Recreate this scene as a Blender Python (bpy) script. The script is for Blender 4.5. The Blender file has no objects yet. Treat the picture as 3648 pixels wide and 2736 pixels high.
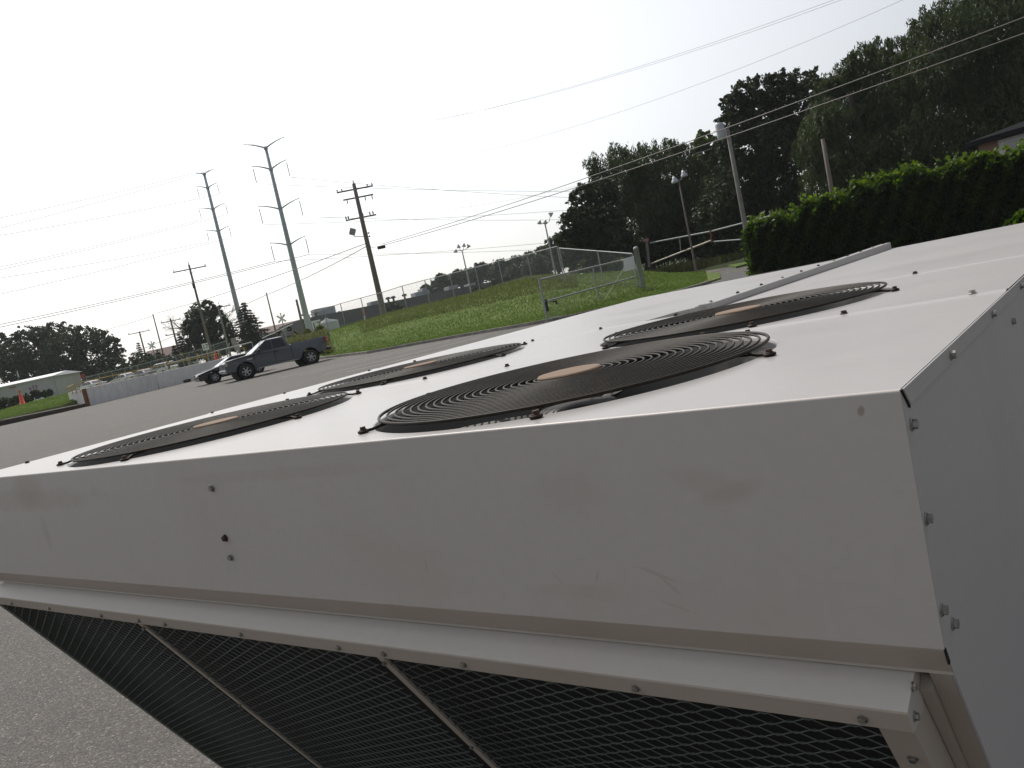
import bpy, bmesh, math, random
import numpy as np
from mathutils import Vector, Matrix
random.seed(7); rng = np.random.default_rng(7)
C = bpy.context.scene.collection
scene = bpy.context.scene
# ------------------------------------------------------------------ camera
FPX, CX, CY = 2969.3, 1824.0, 1368.0           # focal length and centre for a 3648 px wide frame
KS = 3648/2212.0                               # sizes below were measured on a 2212 px wide view
CAMH = 1.6
Rm = np.array([[0.77765936, -0.1076374, -0.61940303],
               [0.59189451, -0.20674329, 0.77904949],
               [-0.21191228, -0.97245637, -0.09706587]])
cam_pos = np.array([0, 0, CAMH])
F2 = np.array([-0.61940303, 0.77904949]); F2 /= np.linalg.norm(F2)
R2 = np.array([F2[1], -F2[0]])
cd = bpy.data.cameras.new('camera'); cam = bpy.data.objects.new('camera', cd); C.objects.link(cam)
m = Matrix(((Rm[0,0], -Rm[0,1], -Rm[0,2], 0), (Rm[1,0], -Rm[1,1], -Rm[1,2], 0), (Rm[2,0], -Rm[2,1], -Rm[2,2], CAMH), (0,0,0,1)))
cam.matrix_world = m
cd.sensor_width = 36; cd.lens = 36*FPX/3648; cd.clip_start = 0.02; cd.clip_end = 3000
scene.camera = cam

def ray(u, v):
    return Rm @ np.array([u*KS-CX, v*KS-CY, FPX])
def pt(u, v, d):
    r = ray(u, v); k = d/(r[0]*F2[0]+r[1]*F2[1])
    return cam_pos + r*k
def xy(f, r): return F2*f + R2*r
def fr(x, y): return x*F2[0]+y*F2[1], x*R2[0]+y*R2[1]
HU = lambda u: 892.0-0.2173*u
def t_of_u(u):
    r = ray(u, HU(u)); f, rr = fr(r[0], r[1]); return rr/f
SL = 0.011
def plane_z(f): return SL*f
# table: u, kerb distance, step above the lot at the kerb, crest distance, crest height rel. to camera, height rel. at 140 m
TAB = [(-700,57,.45,75,.2,-.35),(-100,58,.45,75,.2,-.35),(0,59.5,.45,75,.2,-.35),(120,62,.45,75,.3,-.35),(170,64,.6,75,.38,-.4),(185,63.5,1.2,73,.36,-.4),
       (424,71.5,1.2,76,.40,-.3),(500,74,1.2,80,.45,.5),(560,73,.15,79,.5,1.3),(620,62,.12,72,.55,1.5),(690,52.5,.12,64,.6,1.4),
       (788,44.5,.12,61,.80,1.0),(850,43,.12,59,.92,1.0),(938,41,.12,57,.98,1.0),(1026,39,.12,55,1.0,1.0),(1100,37,.12,54,1.16,1.0),
       (1151,36,.12,53,1.22,1.0),(1200,35.5,.12,52,1.0,.9),(1238,35,.12,51,.74,.6),(1341,35,.12,50,.33,.3),(1387,35,.12,49,.02,0),
       (1440,36,.1,48,-.5,-.1),(1500,38,.1,46,-.9,-.2),(1545,41,.08,44,-1.08,-.3)]
TT = np.array([t_of_u(a[0]) for a in TAB]); TC = np.array(TAB)[:,1:]
def tcols(t): return [np.interp(t, TT, TC[:,i]) for i in range(5)]
def hash2(x, y):
    return math.sin(x*.9+1.3*math.sin(y*.31))*.5+math.sin(y*.7+x*.23)*.5
def terr(f, r):
    """height of the grassy terrain (z=0 under the camera)"""
    t = r/max(f, 1.0)
    fc, st, fk, zc, zb = tcols(t)
    z0 = plane_z(fc)+st
    zc += CAMH; zb += CAMH
    if f <= fc: return plane_z(f)
    if f < fk:
        s = (f-fc)/(fk-fc); s = s*s*(3-2*s)*.55+s*.45
        z = z0+(zc-z0)*s
    else:
        s = min(1, (f-fk)/(140-fk)); z = zc+(zb-zc)*s
        if f > 140: z += (f-140)*.006
    z += .05*hash2(f, r)*min(1, (f-fc)/6)
    return z
def gz(x, y):
    f, r = fr(x, y)
    return terr(f, r)
def gpt(u, v):
    """where the line through a measured pixel meets the car-park plane"""
    r = ray(u, v); rf = r[0]*F2[0]+r[1]*F2[1]
    k = -CAMH/(r[2]-SL*rf); return cam_pos+r*k
# ------------------------------------------------------------------ mesh helper
def link(o, parent=None):
    C.objects.link(o)
    if parent: o.parent = parent
    return o
class MB:
    def __init__(s): s.v = []; s.f = []; s.sm = []
    def add(s, vs, fs, smooth=False):
        n = len(s.v); s.v += [tuple(map(float, p)) for p in vs]
        s.f += [tuple(i+n for i in f) for f in fs]; s.sm += [smooth]*len(fs); return s
    def box(s, c, size, rot=None):
        hx, hy, hz = [a/2 for a in size]
        vs = [Vector((x, y, z)) for x in (-hx, hx) for y in (-hy, hy) for z in (-hz, hz)]
        if rot is not None: vs = [rot @ p for p in vs]
        c = Vector(c)
        return s.add([p+c for p in vs], [(0,1,3,2),(4,6,7,5),(0,4,5,1),(2,3,7,6),(0,2,6,4),(1,5,7,3)])
    def hexa(s, p):   # 8 points: bottom 4 ccw, top 4 ccw
        return s.add(p, [(3,2,1,0),(4,5,6,7),(0,1,5,4),(1,2,6,5),(2,3,7,6),(3,0,4,7)])
    def tube(s, pts, rad, n=8, closed=False, caps=True, smooth=True):
        P = [Vector(p) for p in pts]; L = len(P)
        R_ = rad if isinstance(rad, (list, tuple)) else [rad]*L
        vs = []; up = None
        for i in range(L):
            if closed: d = P[(i+1) % L]-P[i-1]
            else: d = P[min(i+1, L-1)]-P[max(i-1, 0)]
            if d.length < 1e-9: d = Vector((0,0,1))
            d.normalize()
            if up is None:
                up = Vector((0,0,1)) if abs(d.z) < .9 else Vector((1,0,0))
            a = d.cross(up)
            if a.length < 1e-6: a = d.cross(Vector((1,0.1,0)))
            a.normalize(); b = a.cross(d).normalized(); up = b
            for k in range(n):
                an = 2*math.pi*k/n
                vs.append(P[i]+(a*math.cos(an)+b*math.sin(an))*R_[i])
        fs = []
        for i in range(L if closed else L-1):
            j = (i+1) % L
            for k in range(n):
                l = (k+1) % n
                fs.append((i*n+k, j*n+k, j*n+l, i*n+l))
        s.add(vs, fs, smooth)
        if caps and not closed:
            s.add(vs[:n], [tuple(range(n))]); s.add(vs[-n:], [tuple(reversed(range(n)))])
        return s
    def lathe(s, prof, c=(0,0,0), n=24, axis='z', smooth=True, rot=None):
        vs = []
        for r, h in prof:
            for k in range(n):
                a = 2*math.pi*k/n
                p = Vector((r*math.cos(a), r*math.sin(a), h))
                if axis == 'y': p = Vector((p.x, p.z, p.y))
                if axis == 'x': p = Vector((p.z, p.x, p.y))
                if rot is not None: p = rot @ p
                vs.append(p+Vector(c))
        fs = []
        for i in range(len(prof)-1):
            for k in range(n):
                l = (k+1) % n
                fs.append((i*n+k, i*n+l, (i+1)*n+l, (i+1)*n+k))
        s.add(vs, fs, smooth)
        return s
    def prism(s, poly, fn, h0, h1):
        """poly: 2-D outline, fn(a,b,h) -> 3-D"""
        n = len(poly)
        vs = [fn(a, b, h0) for a, b in poly]+[fn(a, b, h1) for a, b in poly]
        return s.add(vs, [tuple(reversed(range(n))), tuple(range(n, 2*n))]+[(i, (i+1) % n, n+(i+1) % n, n+i) for i in range(n)])
    def build(s, name, mat, parent=None, bevel=0, seg=2, auto=None, fix=False):
        me = bpy.data.meshes.new(name); me.from_pydata(s.v, [], s.f)
        me.polygons.foreach_set('use_smooth', s.sm)
        if fix:
            bm = bmesh.new(); bm.from_mesh(me); bmesh.ops.recalc_face_normals(bm, faces=bm.faces); bm.to_mesh(me); bm.free()
        me.materials.append(mat); me.update()
        o = bpy.data.objects.new(name, me)
        if bevel:
            b = o.modifiers.new('bevel', 'BEVEL'); b.width = bevel; b.segments = seg; b.limit_method = 'ANGLE'; b.angle_limit = math.radians(35)
        return link(o, parent)
def np_mesh(name, V, Fq, mat, parent=None, smooth=False):
    """V (n,3), Fq (m,k) arrays"""
    me = bpy.data.meshes.new(name); k = Fq.shape[1]
    me.vertices.add(len(V)); me.vertices.foreach_set('co', V.astype(np.float32).ravel())
    me.loops.add(Fq.size); me.loops.foreach_set('vertex_index', Fq.astype(np.int32).ravel())
    me.polygons.add(len(Fq)); me.polygons.foreach_set('loop_start', np.arange(0, Fq.size, k, dtype=np.int32))
    if smooth: me.polygons.foreach_set('use_smooth', np.ones(len(Fq), dtype=bool))
    me.update(calc_edges=True); me.validate()
    me.materials.append(mat)
    o = bpy.data.objects.new(name, me); return link(o, parent)
def tag(o, label, cat, group=None, kind=None):
    if label: o['label'] = label
    if cat: o['category'] = cat
    if group: o['group'] = group
    if kind: o['kind'] = kind
    return o
def thing(name, label, cat, loc=(0,0,0), rz=0, group=None):
    o = bpy.data.objects.new(name, None); C.objects.link(o); o.empty_display_size = .2
    o.location = [float(a) for a in loc]; o.rotation_euler = (0, 0, rz)
    return tag(o, label, cat, group)
def structure(o): o['kind'] = 'structure'; return o
def dup(root, loc, rz, label=None, group=None):
    r = root.copy(); C.objects.link(r); r.location = [float(a) for a in loc]; r.rotation_euler = (0,0,rz)
    if label: r['label'] = label
    if group: r['group'] = group
    for ch in list(root.children):
        c = ch.copy(); C.objects.link(c); c.parent = r
        for g in ch.children:
            d = g.copy(); C.objects.link(d); d.parent = c
    return r
# ------------------------------------------------------------------ materials
def mat(name, col, rough=.6, metal=0, spec=.5, noise=None, bump=None, coat=0):
    """noise: (scale, amount, colour2) ; bump: (scale, strength)"""
    ma = bpy.data.materials.new(name); ma.use_nodes = True; nt = ma.node_tree; b = nt.nodes['Principled BSDF']
    b.inputs['Base Color'].default_value = (*col, 1); b.inputs['Roughness'].default_value = rough
    b.inputs['Metallic'].default_value = metal; b.inputs['Specular IOR Level'].default_value = spec
    b.inputs['Coat Weight'].default_value = coat
    if noise or bump:
        tc = nt.nodes.new('ShaderNodeTexCoord')
    if noise:
        n = nt.nodes.new('ShaderNodeTexNoise'); n.inputs['Scale'].default_value = noise[0]; n.inputs['Detail'].default_value = 6; n.inputs['Roughness'].default_value = .65
        nt.links.new(tc.outputs['Object'], n.inputs['Vector'])
        r = nt.nodes.new('ShaderNodeValToRGB'); r.color_ramp.elements[0].position = .35; r.color_ramp.elements[1].position = .7
        r.color_ramp.elements[0].color = (*col, 1); r.color_ramp.elements[1].color = (*[c*(1-noise[1])+d*noise[1] for c, d in zip(col, noise[2])], 1)
        nt.links.new(n.outputs['Fac'], r.inputs['Fac']); nt.links.new(r.outputs['Color'], b.inputs['Base Color'])
    if bump:
        n2 = nt.nodes.new('ShaderNodeTexNoise'); n2.inputs['Scale'].default_value = bump[0]; n2.inputs['Detail'].default_value = 4
        nt.links.new(tc.outputs['Object'], n2.inputs['Vector'])
        bp = nt.nodes.new('ShaderNodeBump'); bp.inputs['Strength'].default_value = bump[1]; bp.inputs['Distance'].default_value = bump[2] if len(bump) > 2 else .01
        nt.links.new(n2.outputs['Fac'], bp.inputs['Height']); nt.links.new(bp.outputs['Normal'], b.inputs['Normal'])
    return ma
def leaf_mat(name, c1, c2, trans=.25, rough=.6):
    ma = bpy.data.materials.new(name); ma.use_nodes = True; nt = ma.node_tree
    for n in list(nt.nodes): nt.nodes.remove(n)
    out = nt.nodes.new('ShaderNodeOutputMaterial'); g = nt.nodes.new('ShaderNodeNewGeometry')
    r = nt.nodes.new('ShaderNodeValToRGB'); r.color_ramp.elements[0].color = (*c1, 1); r.color_ramp.elements[1].color = (*c2, 1)
    nt.links.new(g.outputs['Random Per Island'], r.inputs['Fac'])
    p = nt.nodes.new('ShaderNodeBsdfPrincipled'); p.inputs['Roughness'].default_value = rough; p.inputs['Specular IOR Level'].default_value = .35
    t = nt.nodes.new('ShaderNodeBsdfTranslucent'); mx = nt.nodes.new('ShaderNodeMixShader'); mx.inputs[0].default_value = trans
    hs = nt.nodes.new('ShaderNodeHueSaturation'); hs.inputs['Hue'].default_value = .485; hs.inputs['Saturation'].default_value = 1.15; hs.inputs['Value'].default_value = 1.3
    nt.links.new(r.outputs['Color'], p.inputs['Base Color']); nt.links.new(r.outputs['Color'], hs.inputs['Color']); nt.links.new(hs.outputs['Color'], t.inputs['Color'])
    nt.links.new(p.outputs[0], mx.inputs[1]); nt.links.new(t.outputs[0], mx.inputs[2]); nt.links.new(mx.outputs[0], out.inputs[0])
    return ma
def node(nt, kind, **kw):
    n = nt.nodes.new(kind)
    for k, v in kw.items(): setattr(n, k, v)
    return n
def ramp(nt, fac, stops):
    r = nt.nodes.new('ShaderNodeValToRGB'); e = r.color_ramp.elements
    while len(e) < len(stops): e.new(.5)
    for i, (p, c) in enumerate(stops): e[i].position = p; e[i].color = (*c, 1) if len(c) == 3 else c
    nt.links.new(fac, r.inputs['Fac']); return r.outputs['Color']
def noise(nt, vec, scale, detail=5, rough=.6, dist=0):
    n = nt.nodes.new('ShaderNodeTexNoise'); n.inputs['Scale'].default_value = scale; n.inputs['Detail'].default_value = detail
    n.inputs['Roughness'].default_value = rough; n.inputs['Distortion'].default_value = dist
    nt.links.new(vec, n.inputs['Vector']); return n.outputs['Fac']
def mixc(nt, fac, a, b, mode='MIX'):
    n = nt.nodes.new('ShaderNodeMix'); n.data_type = 'RGBA'; n.blend_type = mode
    for inp, val in ((n.inputs[0], fac), (n.inputs[6], a), (n.inputs[7], b)):
        if isinstance(val, (int, float)): inp.default_value = val
        elif isinstance(val, tuple): inp.default_value = (*val, 1) if len(val) == 3 else val
        else: nt.links.new(val, inp)
    return n.outputs[2]
def new_mat(name):
    ma = bpy.data.materials.new(name); ma.use_nodes = True; nt = ma.node_tree
    return ma, nt, nt.nodes['Principled BSDF'], nt.nodes.new('ShaderNodeTexCoord')
def bump(nt, h, b, strength, dist):
    bp = nt.nodes.new('ShaderNodeBump'); bp.inputs['Strength'].default_value = strength; bp.inputs['Distance'].default_value = dist
    nt.links.new(h, bp.inputs['Height']); nt.links.new(bp.outputs['Normal'], b.inputs['Normal'])
# painted sheet metal of the air conditioner
def fxz(u, v):     # where a measured mark lies on the front sheet
    r = ray(u, v); k = .87/r[1]; return r[0]*k, CAMH+r[2]*k
def paint(name, base, rough=.42, dirt=.25, stain=None):
    ma, nt, b, tc = new_mat(name); v = tc.outputs['Object']
    n1 = noise(nt, v, 2.2, 6, .62, .4); n2 = noise(nt, v, 60, 3, .6)
    d = ramp(nt, n1, [(.52, (0,0,0)), (.78, (1,1,1))])
    col = mixc(nt, .10, base, ramp(nt, n2, [(.3, tuple(c*.75 for c in base)), (.7, tuple(min(1, c*1.15) for c in base))]))
    mf = nt.nodes.new('ShaderNodeMath'); mf.operation = 'MULTIPLY'; mf.inputs[1].default_value = dirt; nt.links.new(d, mf.inputs[0])
    col = mixc(nt, mf.outputs[0], col, tuple(c*k for c, k in zip(base, (.62, .54, .44))))
    if stain:     # dirt smudges with a shape of their own: (x, z, rx, rz, strength)
        sp = nt.nodes.new('ShaderNodeSeparateXYZ'); nt.links.new(v, sp.inputs[0])
        wob = noise(nt, v, 9, 5, .7, .5)
        for (sx, sz, rx, rz, k, *ro) in stain:
            vr = nt.nodes.new('ShaderNodeMapping'); vr.vector_type = 'TEXTURE'; vr.inputs['Location'].default_value = (sx, 0, sz); vr.inputs['Rotation'].default_value = (0, -ro[0] if ro else 0, 0); nt.links.new(v, vr.inputs['Vector'])
            sp = nt.nodes.new('ShaderNodeSeparateXYZ'); nt.links.new(vr.outputs[0], sp.inputs[0])
            def lin(o, off, sc):
                a = nt.nodes.new('ShaderNodeMath'); a.operation = 'MULTIPLY_ADD'; nt.links.new(o, a.inputs[0]); a.inputs[1].default_value = 1/sc; a.inputs[2].default_value = -off/sc
                q = nt.nodes.new('ShaderNodeMath'); q.operation = 'POWER'; nt.links.new(a.outputs[0], q.inputs[0]); q.inputs[1].default_value = 2
                ab = nt.nodes.new('ShaderNodeMath'); ab.operation = 'MULTIPLY'; nt.links.new(a.outputs[0], ab.inputs[0]); nt.links.new(a.outputs[0], ab.inputs[1])
                return ab.outputs[0]
            ad = nt.nodes.new('ShaderNodeMath'); ad.operation = 'ADD'; nt.links.new(lin(sp.outputs[0], 0, rx), ad.inputs[0]); nt.links.new(lin(sp.outputs[2], 0, rz), ad.inputs[1])
            w2 = nt.nodes.new('ShaderNodeMath'); w2.operation = 'MULTIPLY_ADD'; nt.links.new(wob, w2.inputs[0]); w2.inputs[1].default_value = 3.4 if not ro else .8; w2.inputs[2].default_value = -1.7 if not ro else -.4
            sm = nt.nodes.new('ShaderNodeMath'); sm.operation = 'ADD'; nt.links.new(ad.outputs[0], sm.inputs[0]); nt.links.new(w2.outputs[0], sm.inputs[1])
            mk = nt.nodes.new('ShaderNodeMapRange'); mk.inputs[1].default_value = 1.3; mk.inputs[2].default_value = .1; mk.inputs[3].default_value = 0; mk.inputs[4].default_value = k; mk.interpolation_type = 'SMOOTHSTEP'
            nt.links.new(sm.outputs[0], mk.inputs[0])
            col = mixc(nt, mk.outputs[0], col, tuple(c*q for c, q in zip(base, (.5, .43, .34))))
    nt.links.new(col, b.inputs['Base Color'])
    rr = nt.nodes.new('ShaderNodeMapRange'); nt.links.new(n1, rr.inputs[0]); rr.inputs[3].default_value = rough-.08; rr.inputs[4].default_value = rough+.14
    nt.links.new(rr.outputs[0], b.inputs['Roughness']); b.inputs['Specular IOR Level'].default_value = .5
    h = noise(nt, v, 220, 3, .6); big = noise(nt, v, 3.0, 2, .5)
    hm = nt.nodes.new('ShaderNodeMath'); hm.operation = 'MULTIPLY_ADD'; nt.links.new(big, hm.inputs[0]); hm.inputs[1].default_value = 8; nt.links.new(h, hm.inputs[2])
    bump(nt, hm.outputs[0], b, .25, .0006)
    return ma
PBASE = (.52, .48, .445)
M_hood = paint('hood_paint', (.385, .368, .358), .29, .14)
M_front = paint('front_paint', PBASE, .46, .22, stain=[(-.64, -.262+CAMH, .06, .035, .10), (-2.35, -.235+CAMH, .5, .03, .18), (-.66, -.40+CAMH, .09, .012, .09), (-1.25, -.21+CAMH, .35, .012, .12)]+[(*fxz(u, v), a_, b_, k_, r_) for u, v, a_, b_, k_, r_ in ((1418,1240,.030,.003,.22,-.35),(1448,1265,.022,.0025,.22,-.75),(1460,1310,.03,.003,.15,-.3),(1290,1243,.011,.002,.25,1.1),(1205,1250,.016,.002,.2,-.8),(920,1220,.013,.0018,.3,1.5),(1860,888,.006,.004,.7,1.3),(1580,1065,.05,.012,.12,.3),(1530,1045,.06,.02,.12,-.3),(100,1150,.02,.05,.2,.1),(60,1060,.10,.05,.25,0.01))])
M_end = paint('end_paint', (.475, .458, .448), .42, .2)
M_shelf = paint('shelf_paint', PBASE, .45, .18)
M_lip = paint('shaded_lip_paint', (.43, .375, .315), .5, .3)  # darker than the front sheet: shade of ground-facing folds put into the colour
M_guard = mat('guard_paint', (.013, .0105, .008), .55, 0, .22, noise=(40, .7, (.045, .030, .017)))
M_hub = mat('hub_paint', (.26, .19, .142), .85, 0, .15, noise=(60, .6, (.18, .13, .098)))
M_shroud = mat('shroud_metal', (.22, .215, .205), .5, .3, .5, noise=(6, .5, (.18, .165, .15)))
M_blade = mat('blade_aluminium', (.085, .083, .08), .6, .3, .4, noise=(9, .6, (.05, .045, .04)))
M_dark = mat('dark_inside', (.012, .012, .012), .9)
M_motor = mat('motor_paint', (.05, .05, .05), .5)
M_bolt = mat('bolt_zinc', (.42, .42, .40), .38, .85, .5, noise=(120, .7, (.22, .18, .14)))
M_rust = mat('bolt_rust', (.045, .030, .025), .75, .1, .4, noise=(150, .7, (.11, .05, .035)))
M_mesh = mat('mesh_paint', (.105, .115, .108), .5, .1, .5, noise=(30, .5, (.05, .058, .05)))
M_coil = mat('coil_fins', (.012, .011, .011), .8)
M_slit = mat('slit_dark', (.01, .01, .01), .9)
# asphalt
def asphalt(name, base, sc=1.0, spark=True):
    ma, nt, b, tc = new_mat(name); v = tc.outputs['Object']
    n1 = noise(nt, v, .12*sc, 5, .6, .3); n2 = noise(nt, v, 1.3*sc, 6, .7); n3 = noise(nt, v, 55, 4, .75)
    vo = nt.nodes.new('ShaderNodeTexVoronoi'); vo.inputs['Scale'].default_value = 130; nt.links.new(v, vo.inputs['Vector'])
    # long streaks along the lot
    mp = nt.nodes.new('ShaderNodeMapping'); mp.inputs['Rotation'].default_value = (0, 0, math.atan2(R2[1], R2[0])); mp.vector_type = 'TEXTURE'
    mp.inputs['Scale'].default_value = (14, 1.1, 1); nt.links.new(v, mp.inputs['Vector']); st = noise(nt, mp.outputs[0], .8, 5, .6)
    k = lambda q: tuple(c*q for c in base)
    col = ramp(nt, n1, [(.3, k(.86)), (.7, k(1.14))])
    col = mixc(nt, .5, col, ramp(nt, st, [(.32, k(.68)), (.68, k(1.32))]))
    col = mixc(nt, .45, col, ramp(nt, n2, [(.3, k(.75)), (.7, k(1.2))]))
    col = mixc(nt, .55, col, ramp(nt, vo.outputs['Color'], [(.1, k(.3)), (.5, k(.9)), (.8, k(1.6)), (.97, k(4.5))]))
    cr = nt.nodes.new('ShaderNodeTexVoronoi'); cr.feature = 'DISTANCE_TO_EDGE'; cr.inputs['Scale'].default_value = .16
    wv = mixc(nt, .12, v, noise_vec(nt, v, .8)); nt.links.new(wv, cr.inputs['Vector'])
    cf = ramp(nt, cr.outputs['Distance'], [(.0, (1,1,1)), (.006, (0,0,0))])
    cm = nt.nodes.new('ShaderNodeMath'); cm.operation = 'MULTIPLY'; cm.inputs[1].default_value = .12; nt.links.new(cf, cm.inputs[0])
    col = mixc(nt, cm.outputs[0], col, k(.35))
    nt.links.new(col, b.inputs['Base Color']); b.inputs['Roughness'].default_value = .75; b.inputs['Specular IOR Level'].default_value = .13
    ad = nt.nodes.new('ShaderNodeMath'); ad.operation = 'ADD'; nt.links.new(vo.outputs['Distance'], ad.inputs[0]); nt.links.new(n3, ad.inputs[1])
    bump(nt, ad.outputs[0], b, .7, .006)
    return ma
def noise_vec(nt, v, scale):
    n = nt.nodes.new('ShaderNodeTexNoise'); n.inputs['Scale'].default_value = scale; n.inputs['Detail'].default_value = 3
    nt.links.new(v, n.inputs['Vector']); return n.outputs['Color']
M_lot = asphalt('lot_asphalt', (.115, .108, .100))
M_road = asphalt('road_asphalt', (.11, .108, .106))
def grassm(name, c1, c2, c3):
    ma, nt, b, tc = new_mat(name); v = tc.outputs['Object']
    n1 = noise(nt, v, .16, 5, .6, .4); n2 = noise(nt, v, 1.1, 6, .7); n3 = noise(nt, v, 9, 4, .7)
    col = ramp(nt, n1, [(.35, c1), (.6, c2)])
    col = mixc(nt, ramp(nt, n2, [(.5, (0,0,0)), (.72, (.8,.8,.8))]), col, c3)
    col = mixc(nt, .5, col, ramp(nt, n3, [(.3, tuple(c*.5 for c in c1)), (.7, tuple(c*1.4 for c in c2))]))
    nt.links.new(col, b.inputs['Base Color']); b.inputs['Roughness'].default_value = .9; b.inputs['Specular IOR Level'].default_value = .2
    ad = nt.nodes.new('ShaderNodeMath'); ad.operation = 'ADD'; nt.links.new(n2, ad.inputs[0]); nt.links.new(n3, ad.inputs[1])
    bump(nt, ad.outputs[0], b, 1.0, .12)
    return ma
M_grass = grassm('grass_turf', (.108, .162, .038), (.145, .20, .052), (.17, .18, .08))
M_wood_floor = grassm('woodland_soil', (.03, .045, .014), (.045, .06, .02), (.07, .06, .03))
M_gravel = asphalt('gravel', (.15, .138, .12), 3)
M_blade_grass = leaf_mat('grass_blades', (.088, .150, .035), (.15, .21, .06), .35)
M_weed = leaf_mat('weed_leaves', (.085, .105, .04), (.16, .17, .075), .35)
M_conc = mat('concrete_wall', (.80, .79, .78), .85, noise=(1.5, .6, (.62, .60, .58)), bump=(40, .3))
def concrete_stained():
    ma, nt, b, tc = new_mat('stained_concrete'); v = tc.outputs['Object']
    mp = nt.nodes.new('ShaderNodeMapping'); mp.inputs['Scale'].default_value = (2.6, 2.6, .55); nt.links.new(v, mp.inputs['Vector'])
    st = noise(nt, mp.outputs[0], 1.7, 6, .7); n2 = noise(nt, v, 9, 5, .75); n3 = noise(nt, v, .5, 3, .5)
    col = ramp(nt, st, [(.36, (.42,.38,.35)), (.5, (.74,.725,.72)), (.66, (.84,.83,.825))])
    col = mixc(nt, .5, col, ramp(nt, n2, [(.30, (.28,.25,.235)), (.45, (.76,.745,.74)), (.7, (.84,.83,.825))]))
    col = mixc(nt, .3, col, ramp(nt, n3, [(.4, (.62,.60,.59)), (.6, (.80,.79,.78))]))
    nt.links.new(col, b.inputs['Base Color']); b.inputs['Roughness'].default_value = .85; bump(nt, n2, b, .4, .02)
    return ma
M_stained = concrete_stained()
M_kerb = mat('kerb_concrete', (.26, .25, .23), .9, noise=(3, .8, (.12, .11, .09)), bump=(20, .4))
M_timber = mat('old_timber', (.04, .032, .026), .9, noise=(4, .8, (.085, .065, .05)), bump=(14, .6))
M_galv = mat('galvanised_steel', (.36, .375, .385), .55, .15, .5, noise=(8, .5, (.20, .205, .21)))
M_pylon = mat('pylon_steel', (.44, .475, .48), .55, .3, .5, noise=(.7, .6, (.26, .31, .32)))
M_polew = mat('pole_wood', (.16, .135, .12), .9, noise=(3, .8, (.20, .165, .14)), bump=(25, .5))
M_polegrey = mat('pole_grey_wood', (.20, .185, .17), .9, noise=(3, .7, (.30, .285, .27)), bump=(25, .5))
M_insul = mat('insulator_glass', (.09, .085, .085), .3)
M_insg = mat('insulator_grey', (.36, .38, .40), .4)
M_wire = mat('wire_aluminium', (.30, .30, .31), .5, .1)
M_cable = mat('cable_black', (.10, .085, .075), .5, .1)
M_trans = mat('transformer_paint', (.40, .42, .45), .5)
M_lamp = mat('lamp_metal', (.52, .54, .56), .3, .7)
M_lampbody = mat('lamp_body', (.30, .31, .31), .5, .3)
M_yellow = mat('yellow_paint', (.50, .33, .05), .6, noise=(6, .6, (.30, .19, .05)))
M_orange = mat('orange_plastic', (.75, .07, .03), .5)
M_rustp = mat('rusty_post', (.22, .085, .03), .8, noise=(6, .8, (.10, .045, .02)))
M_black = mat('black_plastic', (.018, .018, .018), .5)
M_tyre = mat('tyre_rubber', (.016, .016, .017), .75)
M_rim = mat('alloy_rim', (.42, .42, .42), .35, .8)
M_truck = mat('truck_grey', (.075, .084, .097), .33, .35, .5, coat=.6)
M_car = mat('black_car_paint', (.008, .009, .012), .25, .0, .4, coat=.5)
M_white = mat('white_paint', (.72, .73, .72), .4, 0, .5, coat=.3)
M_silver = mat('silver_paint', (.36, .37, .38), .35, .4, .5, coat=.4)
M_glass = mat('car_glass', (.012, .015, .017), .08, 0, .6)
M_wind = mat('windscreen_glass', (.03, .04, .045), .06, 0, .9, coat=1)
M_chrome = mat('chrome', (.6, .6, .6), .15, 1)
M_red = mat('red_lens', (.45, .02, .02), .25)
M_headl = mat('headlight_lens', (.45, .43, .38), .2)
M_tankw = mat('tank_white', (.52, .53, .54), .5, noise=(1, .4, (.42, .43, .43)))
M_indwall = mat('block_wall', (.33, .33, .335), .85, noise=(.5, .5, (.27, .265, .265)))
M_indfascia = mat('dark_fascia', (.065, .07, .078), .6)
M_shedwall = mat('shed_wall', (.44, .435, .44), .7, noise=(.7, .5, (.38, .375, .38)))
M_shedroof = mat('shed_roof', (.62, .62, .62), .45, .1, noise=(.6, .4, (.5, .5, .5)))
M_shingle = mat('brown_shingle', (.17, .12, .105), .9, noise=(3, .6, (.12, .085, .075)))
M_darkroof = mat('shaded_dark_shingle', (.010, .011, .013), 1.0, 0, .1, noise=(3, .5, (.016, .016, .018)))  # dark roof, blackened further: shade of the trees put into the colour
M_sign = mat('sign_white', (.82, .83, .84), .5)
M_signblk = mat('sign_black', (.02, .02, .02), .5)
M_bark = mat('bark', (.055, .045, .036), .95, noise=(6, .8, (.10, .085, .07)), bump=(12, .8))
M_twig = mat('dry_twig', (.16, .14, .125), .95)
M_line = mat('line_paint', (.55, .54, .52), .7, noise=(7, .6, (.30, .29, .27)))
M_yline = mat('yellow_line_paint', (.42, .29, .10), .7, noise=(5, .7, (.25, .2, .12)))
def brick():
    ma, nt, b, tc = new_mat('red_brick'); mp = nt.nodes.new('ShaderNodeMapping'); mp.inputs['Rotation'].default_value = (math.pi/2, 0, 0)
    nt.links.new(tc.outputs['Object'], mp.inputs['Vector']); br = nt.nodes.new('ShaderNodeTexBrick'); nt.links.new(mp.outputs[0], br.inputs['Vector'])
    br.inputs['Color1'].default_value = (.22,.09,.06,1); br.inputs['Color2'].default_value = (.15,.065,.05,1); br.inputs['Mortar'].default_value = (.28,.25,.22,1)
    br.inputs['Scale'].default_value = 1; br.inputs['Brick Width'].default_value = .22; br.inputs['Row Height'].default_value = .075; br.inputs['Mortar Size'].default_value = .009
    nt.links.new(br.outputs['Color'], b.inputs['Base Color']); b.inputs['Roughness'].default_value = .9; return ma
M_brick = brick()
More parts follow.
